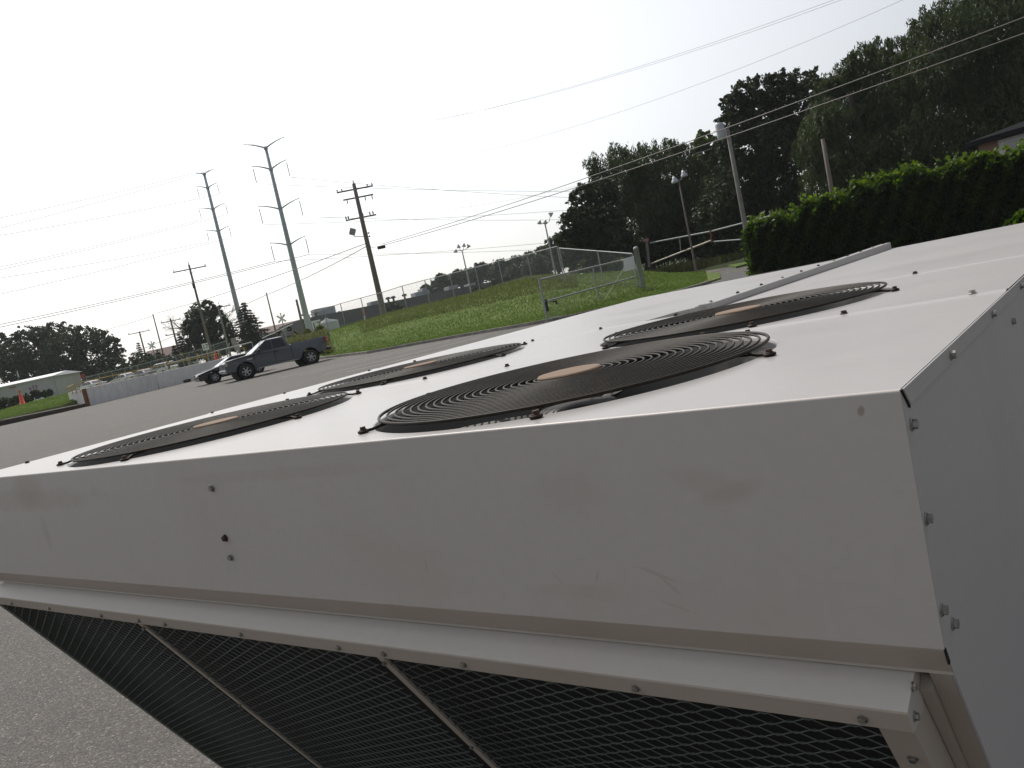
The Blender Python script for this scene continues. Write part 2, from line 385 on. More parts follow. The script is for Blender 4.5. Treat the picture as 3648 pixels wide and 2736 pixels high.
def chainlink():
    ma, nt, b, tc = new_mat('chain_link'); b.inputs['Base Color'].default_value = (.33,.34,.345,1); b.inputs['Metallic'].default_value = .5; b.inputs['Roughness'].default_value = .5
    sp = nt.nodes.new('ShaderNodeSeparateXYZ'); nt.links.new(tc.outputs['UV'], sp.inputs[0])
    def op(k, a, c):
        n = nt.nodes.new('ShaderNodeMath'); n.operation = k
        for i, x in enumerate((a, c)):
            if x is None: continue
            if isinstance(x, (int, float)): n.inputs[i].default_value = x
            else: nt.links.new(x, n.inputs[i])
        return n.outputs[0]
    def band(s):
        q = op('ADD' if s > 0 else 'SUBTRACT', sp.outputs[0], sp.outputs[1])
        fr_ = op('FRACT', op('MULTIPLY', q, 14.0), None)      # 70 mm along the diagonal sum = 50 mm mesh
        return op('LESS_THAN', fr_, .075)
    k = op('MAXIMUM', band(1), band(-1))
    tr = nt.nodes.new('ShaderNodeBsdfTransparent'); mx = nt.nodes.new('ShaderNodeMixShader')
    nt.links.new(k, mx.inputs[0]); nt.links.new(tr.outputs[0], mx.inputs[1]); nt.links.new(b.outputs[0], mx.inputs[2])
    nt.links.new(mx.outputs[0], nt.nodes['Material Output'].inputs[0]); return ma
M_chain = chainlink()
exec_parts = []
# ================================================================== the air conditioner
XL, XR, YF, YB, ZT = -2.77, -.2134, .87, 5.06, CAMH-.167
unit = thing('air_conditioner', 'big beige sheet metal air conditioner with four round fans on top, filling the foreground', 'air conditioner', (-1.49, 2.9, 0))
def ub(mb, name, ma, parent=None, **k):
    o = mb.build(name, ma, parent or unit, **k)
    if parent is None: o.location = (1.49, -2.9, 0)
    return o
Z = lambda r: CAMH+r
# front sheet: rounded top bend, vertical face, folded lower lip
def extrude_x(prof, x0, x1, smooth_n=None, taper=None):
    mb = MB(); n = len(prof); xs0 = [x0]*n; xs1 = [x1]*n
    if taper: xs0 = [x0+a for a in taper]
    vs = [(xs0[i], *prof[i]) for i in range(n)]+[(xs1[i], *prof[i]) for i in range(n)]
    for i in range(n-1):
        mb.add([vs[i], vs[i+1], vs[n+i+1], vs[n+i]], [(0,1,2,3)])
    return mb, vs
arc = [(YF+.0035-.0035*math.sin(a), ZT-.0035+.0035*math.cos(a)) for a in [i*math.pi/2/6 for i in range(7)]]
prof = arc+[(YF, Z(-.441)), (YF+.0015, Z(-.4445)), (YF+.020, Z(-.4755)), (YF+.019, Z(-.4785)), (YF+.06, Z(-.479))]
mb = MB(); n = len(prof)
vs = [(XL, *p) for p in prof]+[(XR, *p) for p in prof]
vs[8] = (XL+.0, *prof[8]); vs[9] = (XL+.03, *prof[9]); vs[10] = (XL+.03, *prof[10])
mb.add(vs, [(i, n+i, n+i+1, i+1) for i in range(7)], True)
fp = ub(mb, 'front_panel', M_front)
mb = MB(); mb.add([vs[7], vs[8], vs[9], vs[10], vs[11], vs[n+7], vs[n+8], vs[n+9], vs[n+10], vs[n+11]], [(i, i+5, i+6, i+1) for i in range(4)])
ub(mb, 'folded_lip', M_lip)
# top sheets
FANX, FANY, RO = (-.872, -2.045), (1.270, 2.094), .372
def ring_panel(mb, x0, x1, y0, y1, c, r, z):
    ang = sorted(set([round(2*math.pi*i/96, 6) for i in range(96)]+[round(math.atan2(y-c[1], x-c[0]) % (2*math.pi), 6) for x in (x0, x1) for y in (y0, y1)]))
    vi, vo_ = [], []
    for a in ang:
        dx, dy = math.cos(a), math.sin(a)
        tx = ((x1 if dx > 0 else x0)-c[0])/dx if abs(dx) > 1e-9 else 1e9
        ty = ((y1 if dy > 0 else y0)-c[1])/dy if abs(dy) > 1e-9 else 1e9
        t = min(tx, ty)
        vi.append((c[0]+r*dx, c[1]+r*dy, z)); vo_.append((c[0]+t*dx, c[1]+t*dy, z))
    L = len(ang)
    mb.add(vi+vo_, [(i, L+i, L+(i+1) % L, (i+1) % L) for i in range(L)])
    # turned-down throat with a small rolled edge
    prof2 = [(r, 0), (r-.002, -.0015), (r-.0045, -.006), (r-.006, -.020)]
    for k in range(3):
        a_, b_ = prof2[k], prof2[k+1]
        va = [(c[0]+a_[0]*math.cos(a), c[1]+a_[0]*math.sin(a), z+a_[1]) for a in ang]+[(c[0]+b_[0]*math.cos(a), c[1]+b_[0]*math.sin(a), z+b_[1]) for a in ang]
        mb.add(va, [(i, (i+1) % L, L+(i+1) % L, L+i) for i in range(L)], True)
SEAM = (1.705, 2.53); XM = -1.46
for row, (y0, y1) in enumerate(((YF+.0035, SEAM[0]), (SEAM[0], SEAM[1]))):
    mb = MB(); z = ZT+(0 if row == 0 else .0012)
    for x0, x1, cx in ((XM, XR, FANX[0]), (XL, XM, FANX[1])): ring_panel(mb, x0, x1, y0, y1-.0005, (cx, FANY[row]), RO, z)
    o = ub(mb, 'top_sheet', M_hood)
def seam_ridge(y, x0, x1, z, h=.0017):
    mb = MB(); pr = [(y-.022, z-.0013), (y-.012, z+h*.45), (y-.005, z+h*.9), (y, z+h), (y+.005, z+h*.8), (y+.012, z+.0003)]
    nn = len(pr); vv = [(x0, *p) for p in pr]+[(x1, *p) for p in pr]
    mb.add(vv, [(i, nn+i, nn+i+1, i+1) for i in range(nn-1)], True)
    mb.add([vv[i] for i in range(nn)], [tuple(range(nn))]); mb.add([vv[nn+i] for i in range(nn)], [tuple(reversed(range(nn)))])
    ub(mb, 'seam_ridge', M_hood)
seam_ridge(SEAM[0], XL+.01, XR-.001, ZT+.0012); seam_ridge(SEAM[1], XL+.01, XR-.001, ZT+.0012, .0021)
XRIB = -1.155
mb = MB(); mb.add([(XL, SEAM[1], ZT+.0004), (XRIB-.002, SEAM[1], ZT+.0004), (XRIB-.002, YB, ZT+.0004), (XL, YB, ZT+.0004)], [(0,1,2,3)]); ub(mb, 'top_sheet', M_hood)
mb = MB(); mb.add([(XRIB-.002, SEAM[1], ZT+.0004), (XR, SEAM[1], ZT+.0004), (XR, YB, ZT+.0004), (XRIB-.002, YB, ZT+.0004)], [(0,1,2,3)]); ub(mb, 'top_sheet', M_hood)
# standing seam with bolts
hr = lambda y: .021+(y-2.53)/(5.05-2.53)*.016
mb = MB(); a, b_ = 2.545, YB-.01
mb.hexa([(XRIB-.055, a, ZT), (XRIB, a, ZT), (XRIB, b_, ZT), (XRIB-.055, b_, ZT), (XRIB-.05, a, ZT+hr(a)), (XRIB-.001, a, ZT+hr(a)), (XRIB-.001, b_, ZT+hr(b_)), (XRIB-.05, b_, ZT+hr(b_))])
rib = ub(mb, 'standing_seam', M_hood, bevel=.003)
mb = MB(); mb.box((XRIB+.006, 2.537, ZT+.0125), (.022, .016, .025)).box((XRIB-.014, 2.535, ZT+.021), (.030, .013, .008))
ub(mb, 'seam_clip', M_hood, bevel=.002)
# sheet edge that has lifted next to the seam
mb = MB(); NX, NY = 16, 8; V = []
for j in range(NY+1):
    for i in range(NX+1):
        sx = i/NX; sy = j/NY; x = -1.43+.272*sx; y = 2.5345+.32*sy
        h = .0165*math.sin(math.pi*min(1, sx*1.0)*.56)**1.5*(1-sy)**1.6
        V.append((x, y, ZT+.0012+h))
mb.add(V, [(j*(NX+1)+i, j*(NX+1)+i+1, (j+1)*(NX+1)+i+1, (j+1)*(NX+1)+i) for j in range(NY) for i in range(NX)], True)
bot = [(-1.43+.272*i/NX, 2.5345, ZT+.001) for i in range(NX+1)]
mb.add(bot+V[:NX+1], [(i, i+1, NX+2+i, NX+1+i) for i in range(NX)])
ub(mb, 'lifted_edge', M_hood)
# far and left side sheets
mb = MB(); mb.add([(XL, YF+.009, ZT), (XL, YB, ZT), (XL, YB, Z(-.45)), (XL, YF+.009, Z(-.45))], [(0,1,2,3)])
mb.add([(XL, YB, ZT), (XR, YB, ZT), (XR, YB, Z(-1.45)), (XL, YB, Z(-1.45))], [(0,1,2,3)])
mb.add([(-2.70, 1.0, Z(-.45)), (-2.70, YB, Z(-.45)), (-2.70, YB, Z(-1.45)), (-2.70, 1.45, Z(-1.45)), (-2.70, .87, Z(-.50))], [(0,1,2,3,4)])
ub(mb, 'side_sheet', M_end)
# right end plate with its folded flanges
def slope_y(z): return .870+.575*(-.441-z)
mb = MB(); poly = [(.8712, -.170), (.8712, -.441), (slope_y(-1.45), -1.45), (YB, -1.45), (YB, -.170)]
mb.prism(poly, lambda a, b, h: (h, a, Z(b)), XR-.003, XR); ub(mb, 'end_panel', M_end, fix=True)
mb = MB(); poly = [(.8735, -.1672), (.8945, -.1885), (YB, -.1885), (YB, -.1672)]
mb.prism(poly, lambda a, b, h: (h, a, Z(b)), XR+.0003, XR+.0028); ub(mb, 'edge_trim', M_end, bevel=.001, fix=True)
mb = MB(); poly = [(.8705, -.1680), (.8722, -.1675), (.8945, -.190), (.8925, -.191)]
mb.prism(poly, lambda a, b, h: (h, a, Z(b)), XR-.001, XR+.0018); ub(mb, 'corner_slit', M_slit, fix=True)
mb = MB(); poly = [(.8745, -.437), (.8775, -.436), (.886, -.455), (.882, -.457)]
mb.prism(poly, lambda a, b, h: (h, a-.0045, Z(b)-.004), XR-.001, XR+.0012); ub(mb, 'corner_slit', M_slit, fix=True)
mb = MB(); o1 = (.0, .0)
mb.hexa([(XR-.026, slope_y(-.480)+.004, Z(-.480)), (XR-.0032, slope_y(-.446), Z(-.446)), (XR-.0032, slope_y(-1.45), Z(-1.45)), (XR-.026, slope_y(-1.45)+.004, Z(-1.45)),
         (XR-.026, slope_y(-.480)+.012, Z(-.476)), (XR-.0032, slope_y(-.446)+.008, Z(-.440)), (XR-.0032, slope_y(-1.45)+.008, Z(-1.445)), (XR-.026, slope_y(-1.45)+.012, Z(-1.445))])
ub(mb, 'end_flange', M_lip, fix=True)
# coil bank: sloping frame, shelf above it, three panels of expanded metal
SLP = .625; cy = lambda z: .858+SLP*(-.527-z)
un = Vector((0, -1, SLP)); un = Vector((0, -1/math.hypot(1, SLP), -SLP/math.hypot(1, SLP)))   # outward normal
pr = [(.935, -.462), (.842, -.500), (.8415, -.5025), (.8485, -.526), (.8535, -.5285), (.900, -.5285)]
mb = MB(); X0, X1 = -2.70, -.252; nn = len(pr); vv = [(X0, a, Z(b)) for a, b in pr]+[(X1, a, Z(b)) for a, b in pr]
mb.add(vv, [(0, nn, nn+1, 1)]); mb.add([vv[i] for i in range(nn)], [tuple(range(nn))]); mb.add([vv[nn+i] for i in range(nn)], [tuple(reversed(range(nn)))])
shelf = ub(mb, 'coil_shelf', M_shelf)
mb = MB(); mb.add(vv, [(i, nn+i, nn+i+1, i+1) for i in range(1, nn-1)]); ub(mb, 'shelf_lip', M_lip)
def along(x, s, off=0):    # point on the coil face: s metres down the slope, off metres outward
    L = math.hypot(1, SLP); z = -.527-s/L; return Vector((x, cy(z), Z(z)))+un*off
SLEN = 1.04
def slope_bar(x0, x1, s0, s1, o0, o1, name, ma, **k):
    mb = MB(); mb.hexa([along(x0, s1, o0), along(x1, s1, o0), along(x1, s0, o0), along(x0, s0, o0), along(x0, s1, o1), along(x1, s1, o1), along(x1, s0, o1), along(x0, s0, o1)])
    return ub(mb, name, ma, fix=True, **k)
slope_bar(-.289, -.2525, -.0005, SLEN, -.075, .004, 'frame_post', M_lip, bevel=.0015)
slope_bar(-2.70, -2.668, -.0005, SLEN, -.075, .002, 'frame_post', mat('frame_green', (.05, .06, .045), .6))
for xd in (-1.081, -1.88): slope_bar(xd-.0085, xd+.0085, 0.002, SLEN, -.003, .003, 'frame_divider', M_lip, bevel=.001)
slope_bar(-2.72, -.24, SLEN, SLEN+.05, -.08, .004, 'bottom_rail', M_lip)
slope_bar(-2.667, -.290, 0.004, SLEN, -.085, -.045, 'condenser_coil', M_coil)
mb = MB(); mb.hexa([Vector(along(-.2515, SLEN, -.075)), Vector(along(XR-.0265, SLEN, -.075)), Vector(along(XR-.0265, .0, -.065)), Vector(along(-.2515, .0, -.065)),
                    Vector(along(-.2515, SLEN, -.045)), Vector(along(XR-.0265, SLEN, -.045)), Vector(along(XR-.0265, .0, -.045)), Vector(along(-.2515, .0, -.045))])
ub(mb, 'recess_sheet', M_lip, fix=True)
LW, SW = .052, .0125
for (xa, xb) in ((-2.667, -1.89), (-1.870, -1.091), (-1.071, -.290)):
    mb = MB(); nrow = int(SLEN/SW)
    for k in range(nrow):
        pts = []; s0 = .006+k*SW; nx = int((xb-xa)/(LW/2))
        for i in range(nx+1):
            sg = 1 if (i+k) % 2 else -1; x = xa+i*LW/2; kn = .0018
            ss = s0+sg*(SW/2-.0007)
            xa_, xb_ = max(xa, x-kn), min(xb, x+kn)
            oo = .0012*sg
            pts.append(along(xa_, ss, oo)); pts.append(along(xb_, ss, oo))
        mb.tube(pts, .00095, 4, smooth=False)
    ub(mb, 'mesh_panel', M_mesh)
# base rails
mb = MB(); mb.box((-1.49, 1.62, .075), (2.5, .10, .15)).box((-1.49, YB-.1, .075), (2.5, .10, .15)).box((-2.66, 3.3, .075), (.08, 3.3, .149)).box((-.27, 3.3, .075), (.08, 3.3, .149))
ub(mb, 'base_rail', M_dark)
# bolts
def bolt_mesh(r=.0052, h=.0062):
    mb = MB(); mb.lathe([(0, 0), (r*1.35, 0), (r*1.35, .0012), (r*1.12, .0018)], n=18, smooth=False)
    hx = [(r*math.cos(math.pi/3*i), r*math.sin(math.pi/3*i)) for i in range(6)]
    mb.prism(hx, lambda a, b, h_: (a, b, h_), .0016, h); return mb
_bm = {}
def bolt(pos, nrm, ma, s=1.0, parent=None, nm='bolt'):
    key = ma.name
    if key not in _bm:
        o = bolt_mesh().build(nm, ma, None); _bm[key] = o.data
        o.data.name = 'bolt_'+key
        bpy.data.objects.remove(o)
    o = bpy.data.objects.new(nm, _bm[key]); link(o, parent or unit)
    q = Vector(nrm).to_track_quat('Z', 'Y'); o.rotation_mode = 'QUATERNION'; o.rotation_quaternion = q @ Matrix.Rotation(random.random()*1.0, 3, 'Z').to_quaternion()
    o.scale = (s, s, s); p = Vector(pos)
    o.location = p-Vector((-1.49, 2.9, 0)) if parent is None else p
    return o
UP = (0,0,1)
for x, r in ((-.269, 0), (-.496, 1), (-.80, 1), (-1.358, 1), (-1.66, 1), (-1.947, 1), (-2.30, 1)): bolt((x, SEAM[0]-.001, ZT+.0028), UP, M_rust if r else M_bolt, 1.05)
for x in (-.53, -.95, -1.27, -1.565, -1.869, -2.2, -2.5): bolt((x, SEAM[1]-.001, ZT+.0032), UP, M_rust, 1.05)
for y in (1.05, 1.694, 2.02, 2.48): bolt((-2.735, y, ZT), UP, M_rust)
for i in range(11):
    y = 2.62+.236*i; bolt((XRIB-.024, y, ZT+hr(y)), UP, M_rust if i % 3 else M_bolt)
for x, z, mm in ((-1.469, -.229, M_bolt), (-1.467, -.330, M_rust), (-1.465, -.369, M_bolt)): bolt((x, YF, Z(z)), (0,-1,0), mm, 1.05)
for y, z in ((1.119, -.178), (1.473, -.178), (1.85, -.178), (2.3, -.178), (2.75, -.178)): bolt((XR+.0028, y, Z(z)), (1,0,0), M_bolt)
for y, z in ((1.696, -.223), (.891, -.208), (.885, -.306), (.884, -.404), (.919, -.435)): bolt((XR, y, Z(z)), (1,0,0), M_bolt, 1.0)
for x in (-2.55, -2.312, -2.029, -1.853, -1.741, -1.458, -1.167, -1.053, -.877, -.58, -.300):
    bolt((x, .8455, Z(-.516)), (0,-.96,-.28), M_bolt, .8)
for s in (.06, .45): bolt(along(-.268, s, .004), un, M_bolt, .8)
for y, z in ((.872, -.487), (.862, -.515)): bolt((-.252, y, Z(z)), (1,0,0), M_bolt, .8)
for xd, ss in ((-1.081, (.018, .30, .6)), (-1.88, (.018, .35, .7))):
    for s in ss: bolt(along(xd, s, .0035), un, M_bolt, .7)
# the four fans (guard > rings, hub disc, bolts; shroud; fan > blades)
GZ = .0125
def fan_guard():
    mb = MB(); N = 84; nr = 21; r0, r1 = .052, .358
    for i in range(nr+1):
        r = r0+(r1-r0)*i/nr; z = GZ-.0005*(i == nr)
        mb.tube([(r*math.cos(2*math.pi*k/N), r*math.sin(2*math.pi*k/N), z) for k in range(N)], .0022 if i < nr else .0029, 6, closed=True)
    for k in range(6):
        a = math.radians(-4+60*k); c, s_ = math.cos(a), math.sin(a)
        mb.tube([(r0*.8*c, r0*.8*s_, GZ-.0056), (.345*c, .345*s_, GZ-.0056), (.362*c, .362*s_, GZ-.006), (.376*c, .376*s_, .0035), (.392*c, .392*s_, .0034)], .003, 6)
        mb.tube([((.392)*c-.009*s_*0+.008*math.cos(q), .392*s_+.008*math.sin(q), .0032) for q in [2*math.pi*j/12 for j in range(12)]], .0026, 6, closed=True)
    return mb
def fan_blades(mb):
    nb = 4
    for b in range(nb):
        NR, NA = 8, 12; V = []
        for i in range(NR+1):
            r = .075+(.345-.075)*i/NR
            for j in range(NA+1):
                s = j/NA-.5; sw = (.80-.2*i/NR)
                a = 2*math.pi*b/nb+s*sw+.25*(i/NR)**2
                zz = -.085-.06*s*(1-.25*i/NR)-.012*math.cos(s*math.pi)
                V.append((r*math.cos(a), r*math.sin(a), zz))
        mb.add(V, [(i*(NA+1)+j, (i+1)*(NA+1)+j, (i+1)*(NA+1)+j+1, i*(NA+1)+j+1) for i in range(NR) for j in range(NA)], True)
gm = sm_ = bmh = hm = None
spin = {0: .35, 1: 1.1, 2: .8, 3: .2}; q = 0
for row in range(2):
    for col in range(2):
        c = Vector((FANX[col], FANY[row], ZT+(.0012 if row else 0))); L = c-Vector((-1.49, 2.9, 0))
        if gm is None:
            g = fan_guard().build('fan_guard', M_guard, unit); gm = g.data
            h = MB().lathe([(0, GZ+.0068), (.058, GZ+.0062), (.0605, GZ+.004), (.0605, GZ-.002)], n=40, smooth=False).build('hub_disc', M_hub, g); hm = h.data
            sh = MB().lathe([(RO-.006, -.018), (RO-.012, -.05), (RO-.012, -.12), (RO-.03, -.15), (RO-.03, -.27)], n=72).build('fan_shroud', M_shroud, unit); sm_ = sh.data
            fb = MB(); fan_blades(fb); f = fb.build('fan_wheel', M_blade, unit); bmh = f.data
            mo = MB().lathe([(0, -.045), (.075, -.048), (.08, -.06), (.08, -.22), (0, -.22)], n=28).build('fan_motor', M_motor, unit); mom = mo.data
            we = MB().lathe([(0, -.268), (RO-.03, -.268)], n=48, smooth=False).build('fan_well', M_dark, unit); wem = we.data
        else:
            g = link(bpy.data.objects.new('fan_guard', gm), unit); h = link(bpy.data.objects.new('hub_disc', hm), g)
            sh = link(bpy.data.objects.new('fan_shroud', sm_), unit); f = link(bpy.data.objects.new('fan_wheel', bmh), unit)
            mo = link(bpy.data.objects.new('fan_motor', mom), unit); we = link(bpy.data.objects.new('fan_well', wem), unit)
        for o in (g, sh, f, mo, we): o.location = L
        f.rotation_euler = (0, 0, spin[q]); q += 1
        for k in range(6):
            a = math.radians(-4+60*k); rr = .392
            bolt((rr*math.cos(a), rr*math.sin(a), .0055), UP, M_rust, .95, parent=g)
# ================================================================== ground
def uv_to(f, r): return (*xy(f, r),)
mb = MB()
fs_ = [-45, -10, 0, 10, 25, 45, 60, 75.0]
mb.add([(*xy(f, r), plane_z(f)) for f, r in ((-45,-110),(-45,110),(90,110),(90,-110))], [(0,1,2,3)])
structure(mb.build('parking_lot', M_lot))
# grassy terrain behind the kerb and behind the retaining wall
def terr_mesh(name, us, fend, ma):
    V = []; Fc = []; cols = []
    ts = [t_of_u(u) for u in us]
    K = 46
    for t in ts:
        fc = tcols(t)[0]
        for k in range(K):
            s = k/(K-1); f = fc+(fend-fc)*(s**1.9)
            z = terr(f+.001, f*t) if k else plane_z(fc)-.3
            if k == 1: f = fc; z = terr(fc+.01, fc*t)
            V.append((*xy(f, f*t), z))
    for i in range(len(ts)-1):
        for k in range(K-1):
            a = i*K+k; Fc.append((a, a+K, a+K+1, a+1))
    V = np.array(V); Fq = np.array(Fc)
    return np_mesh(name, V, Fq, ma, smooth=True)
structure(terr_mesh('grass_ground', list(np.linspace(-900, 1440, 150)), 420, M_grass))
structure(terr_mesh('grass_verge', list(np.linspace(1440, 1548, 14)), 54, M_grass))
# woodland floor on the right, with a weedy edge
V = []; Fc = []; us = np.linspace(1250, 2900, 60); K = 24
for u in us:
    t = t_of_u(u)
    f0 = np.interp(u, [1250, 1424, 1600, 1640, 2000, 2900], [66, 69, 57, 54, 50, 46])
    for k in range(K):
        f = f0+(300-f0)*(k/(K-1))**2
        V.append((*xy(f, f*t), plane_z(f)-.05+min(.55, (f-f0)*.07)+.06*hash2(f*1.3, f*t*1.1)+max(0, f-f0)*.008))
for i in range(len(us)-1):
    for k in range(K-1):
        a = i*K+k; Fc.append((a, a+K, a+K+1, a+1))
structure(np_mesh('woodland_floor', np.array(V), np.array(Fc), M_wood_floor, smooth=True))
# street and gravel drive on the right (sheets a few mm above the lot)
def sheet(name, pix, ma, dz):
    P = [gpt(*p) for p in pix]; mb = MB()
    mb.add([(p[0], p[1], p[2]+dz) for p in P], [tuple(range(len(P)))]); return structure(mb.build(name, ma))
sheet('street', [(1438,612),(1566,581),(1660,565),(1790,530),(1900,520),(1900,600),(1640,596),(1545,609),(1480,640)], M_road, .004)
sheet('gravel_drive', [(1424,612),(1470,586),(1540,565),(1600,552),(1625,556),(1566,580),(1500,600)], M_gravel, .008)
def stripe(name, a, b, wd, ma, label, dz=.004, kind='structure'):
    A, B = Vector(gpt(*a)), Vector(gpt(*b)); d = (B-A).normalized(); n = Vector((-d.y, d.x, 0))*wd/2
    mb = MB(); mb.add([A+n+Vector((0,0,dz)), A-n+Vector((0,0,dz)), B-n+Vector((0,0,dz)), B+n+Vector((0,0,dz))], [(0,1,2,3)])
    o = mb.build(name, ma); o['kind'] = kind; return o
for a, b in (((600,817.5),(913,747)),((646,811.5),(974,736)),((699,809),(1041,728)),((751,803.5),(1110,722))):
    stripe('parking_line', a, b, .10, M_line, '')
stripe('road_line', (1470,603), (1640,573.5), .12, M_yline, '', .008); stripe('road_line', (1476,606), (1640,577), .12, M_yline, '', .008)
# sunlit mown patch beyond the street
mb = MB(); P = [gpt(*p) for p in ((1565,575),(1600,562),(1660,552),(1700,548),(1700,556),(1640,568),(1590,580))]
mb.add([(p[0], p[1], p[2]+.13) for p in P]+[(p[0], p[1], p[2]-.05) for p in P], [tuple(range(7))]+[(i, 7+i, 7+(i+1) % 7, (i+1) % 7) for i in range(7)])
structure(mb.build('grass_patch', M_grass, fix=True))
# kerb stones along the mound
kb = MB(); pts = []
for u in list(np.linspace(640, 1520, 60)):
    t = t_of_u(u); f = tcols(t)[0]; p = xy(f-.02, f*t); pts.append(Vector((*p, plane_z(f))))
for i in range(len(pts)-1):
    a, b = pts[i], pts[i+1]; d = (b-a).normalized(); n = Vector((-d.y, d.x, 0)); n = n if n.dot(Vector((*F2, 0))) > 0 else -n
    h = Vector((0,0,.13)); q0 = -n*.16; q1 = n*.12; zz = Vector((0,0,-.1))
    kb.hexa([a+q0+zz, b+q0+zz, b+q1+zz, a+q1+zz, a+q0*.8+h, b+q0*.8+h, b+q1+h, a+q1+h])
structure(kb.build('kerb', M_kerb, fix=True))

# ================================================================== foliage helpers
def leaf_quads(P, size, rnd, aspect=.55, droop=0.0, flat=0.0):
    """one 4-point leaf (rhomb) per point; returns V,F"""
    n = len(P)
    d = rnd.normal(size=(n,3)); d[:,2] = d[:,2]*(1-flat)-droop*2.2; d /= np.linalg.norm(d, axis=1)[:,None]
    e = rnd.normal(size=(n,3)); e -= (e*d).sum(1)[:,None]*d; e /= np.linalg.norm(e, axis=1)[:,None]
    s = size*(.55+.9*rnd.random(n))[:,None]
    a = P-d*s*.5; c = P+d*s*.5; w = e*s*aspect*.5; mid = P-d*s*.06
    V = np.stack([a, mid+w, c, mid-w], 1).reshape(-1,3); Fq = np.arange(4*n).reshape(n,4); return V, Fq
def clump_points(lobes, n, rnd, kper=26, tight=.30, shell=.55):
    """lobes: (centre, (rx,ry,rz)); leaves gathered into twig-like clumps"""
    vol = np.array([l[1][0]*l[1][1]*l[1][2] for l in lobes])**(2/3); vol = vol/vol.sum(); out = []
    for (c, r), wgt in zip(lobes, vol):
        m = max(kper, int(n*wgt)); nc = max(3, m//kper)
        d = rnd.normal(size=(nc,3)); d /= np.linalg.norm(d, axis=1)[:,None]
        rad = (shell+(1-shell)*rnd.random(nc)**.6)*(1+.13*rnd.normal(size=nc)); rad[rnd.random(nc) < .15] *= 1.13
        cc = d*rad[:,None]*np.array(r)+np.array(c)
        cr = tight*np.mean(r)*(.35+.65*rnd.random(nc))
        idx = rnd.integers(0, nc, m)
        g = rnd.normal(size=(m,3)); g *= (np.array([.62,.62,.42]))
        out.append(cc[idx]+g*cr[idx][:,None])
    return np.concatenate(out)
def limb_tree(mb, base, top, r0, targets, rnd, n=7):
    base, top = Vector(base), Vector(top); K = 7; pts = []
    for i in range(K):
        s = i/(K-1); p = base.lerp(top, s); p.x += .12*r0*6*math.sin(3.1*s+base.x); p.y += .12*r0*6*math.sin(2.3*s+1+base.y); pts.append(p)
    mb.tube(pts, [r0*(1.25 if i == 0 else 1-.72*i/(K-1)) for i in range(K)], n)
    for tg in targets:
        tg = Vector(tg); s = min(.95, max(.25, .3+.6*rnd.random())); st = base.lerp(top, s); st = pts[int(s*(K-1))]
        md = st.lerp(tg, .5); md.z += (tg-st).length*.10
        rr = r0*.42*(1-.4*s)
        tg = st.lerp(tg, .86); q = [st, st.lerp(md, .5), md, md.lerp(tg, .55), tg]
        mb.tube(q, [rr, rr*.8, rr*.55, rr*.35, rr*.12], 5)
        for j in range(3):
            e = tg+Vector(rnd.normal(size=3))*(tg-st).length*.22
            e = tg.lerp(e, .6)-Vector((0,0,.25*(tg-st).length*.2)); mb.tube([q[2+j % 2], q[2+j % 2].lerp(e, .55)+Vector((0,0,.1)), e], [rr*.3, rr*.2, rr*.06], 4)
LM_dark = leaf_mat('oak_leaves', (.018, .030, .012), (.042, .062, .022), .18, .6)
LM_mid = leaf_mat('tree_leaves', (.022, .038, .013), (.050, .072, .025), .16, .55)
LM_willow = leaf_mat('willow_leaves', (.032, .052, .018), (.070, .098, .034), .24, .6)
LM_maple = leaf_mat('maple_leaves', (.045, .08, .02), (.085, .13, .035), .35, .55)
LM_far = leaf_mat('hazed_far_leaves', (.045, .065, .04), (.075, .10, .058), .25, .6)  # paler than the nearer leaves: distance haze put into the colour
LM_con = leaf_mat('conifer_needles', (.012, .022, .013), (.030, .044, .024), .08, .6)
LM_ivy = leaf_mat('ivy_leaves', (.008, .019, .003), (.026, .052, .007), .55, .6); LM_ivy.node_tree.nodes['Hue/Saturation/Value'].inputs['Value'].default_value = 3.2
def tree(name, label, pix, d, n, leaf, ma, cat='tree', group=None, depth=1.0, trunk=None, droop=0, aspect=.55, seed=1, tight=.30, kper=26, trunk_r=.35, shell=.55, spread=.5):
    """pix: (u,v,r) crown lobes as measured, all standing round distance d"""
    rnd = np.random.default_rng(seed); k = d/1798.0; lobes = []
    cu = np.mean([p[0] for p in pix]); c0 = pt(cu, HU(cu), d)
    for (u, v, r, *d_) in pix:
        dd = (d_[0] if d_ else d)+rnd.uniform(-1, 1)*spread*max(p[2] for p in pix)*k*1.5
        kk = dd/1798*1.06; lobes.append((pt(u, v, dd), (r*kk, r*kk, r*kk*.92)))
    tu = trunk if trunk is not None else cu
    b0 = pt(tu, HU(tu), d); bx = Vector((b0[0], b0[1], gz(b0[0], b0[1])-.1))
    root = thing(name, label, cat, bx, 0, group)
    P = clump_points(lobes, n, rnd, kper, tight, shell)
    if droop:      # hanging strands below each clump
        P = P.copy(); k2 = rnd.random(len(P)); P[:,2] -= droop*k2**1.5*np.mean([l[1][2] for l in lobes])*.55
    V, Fq = leaf_quads(P, leaf, rnd, aspect, .8 if droop else .1)
    V = V-np.array(bx)
    np_mesh('crown', V, Fq, ma, root)
    mb = MB(); zt = max(l[0][2] for l in lobes)-bx.z; ctr = np.mean([l[0] for l in lobes], axis=0)-np.array(bx)
    order = sorted(lobes, key=lambda l: -l[1][0])
    limb_tree(mb, (0,0,0), (ctr[0]*.7, ctr[1]*.7, max(1.0, min(zt, ctr[2]*1.15))), trunk_r, [Vector(l[0])-bx for l in order[:14]], rnd)
    mb.build('trunk', M_bark, root)
    return root
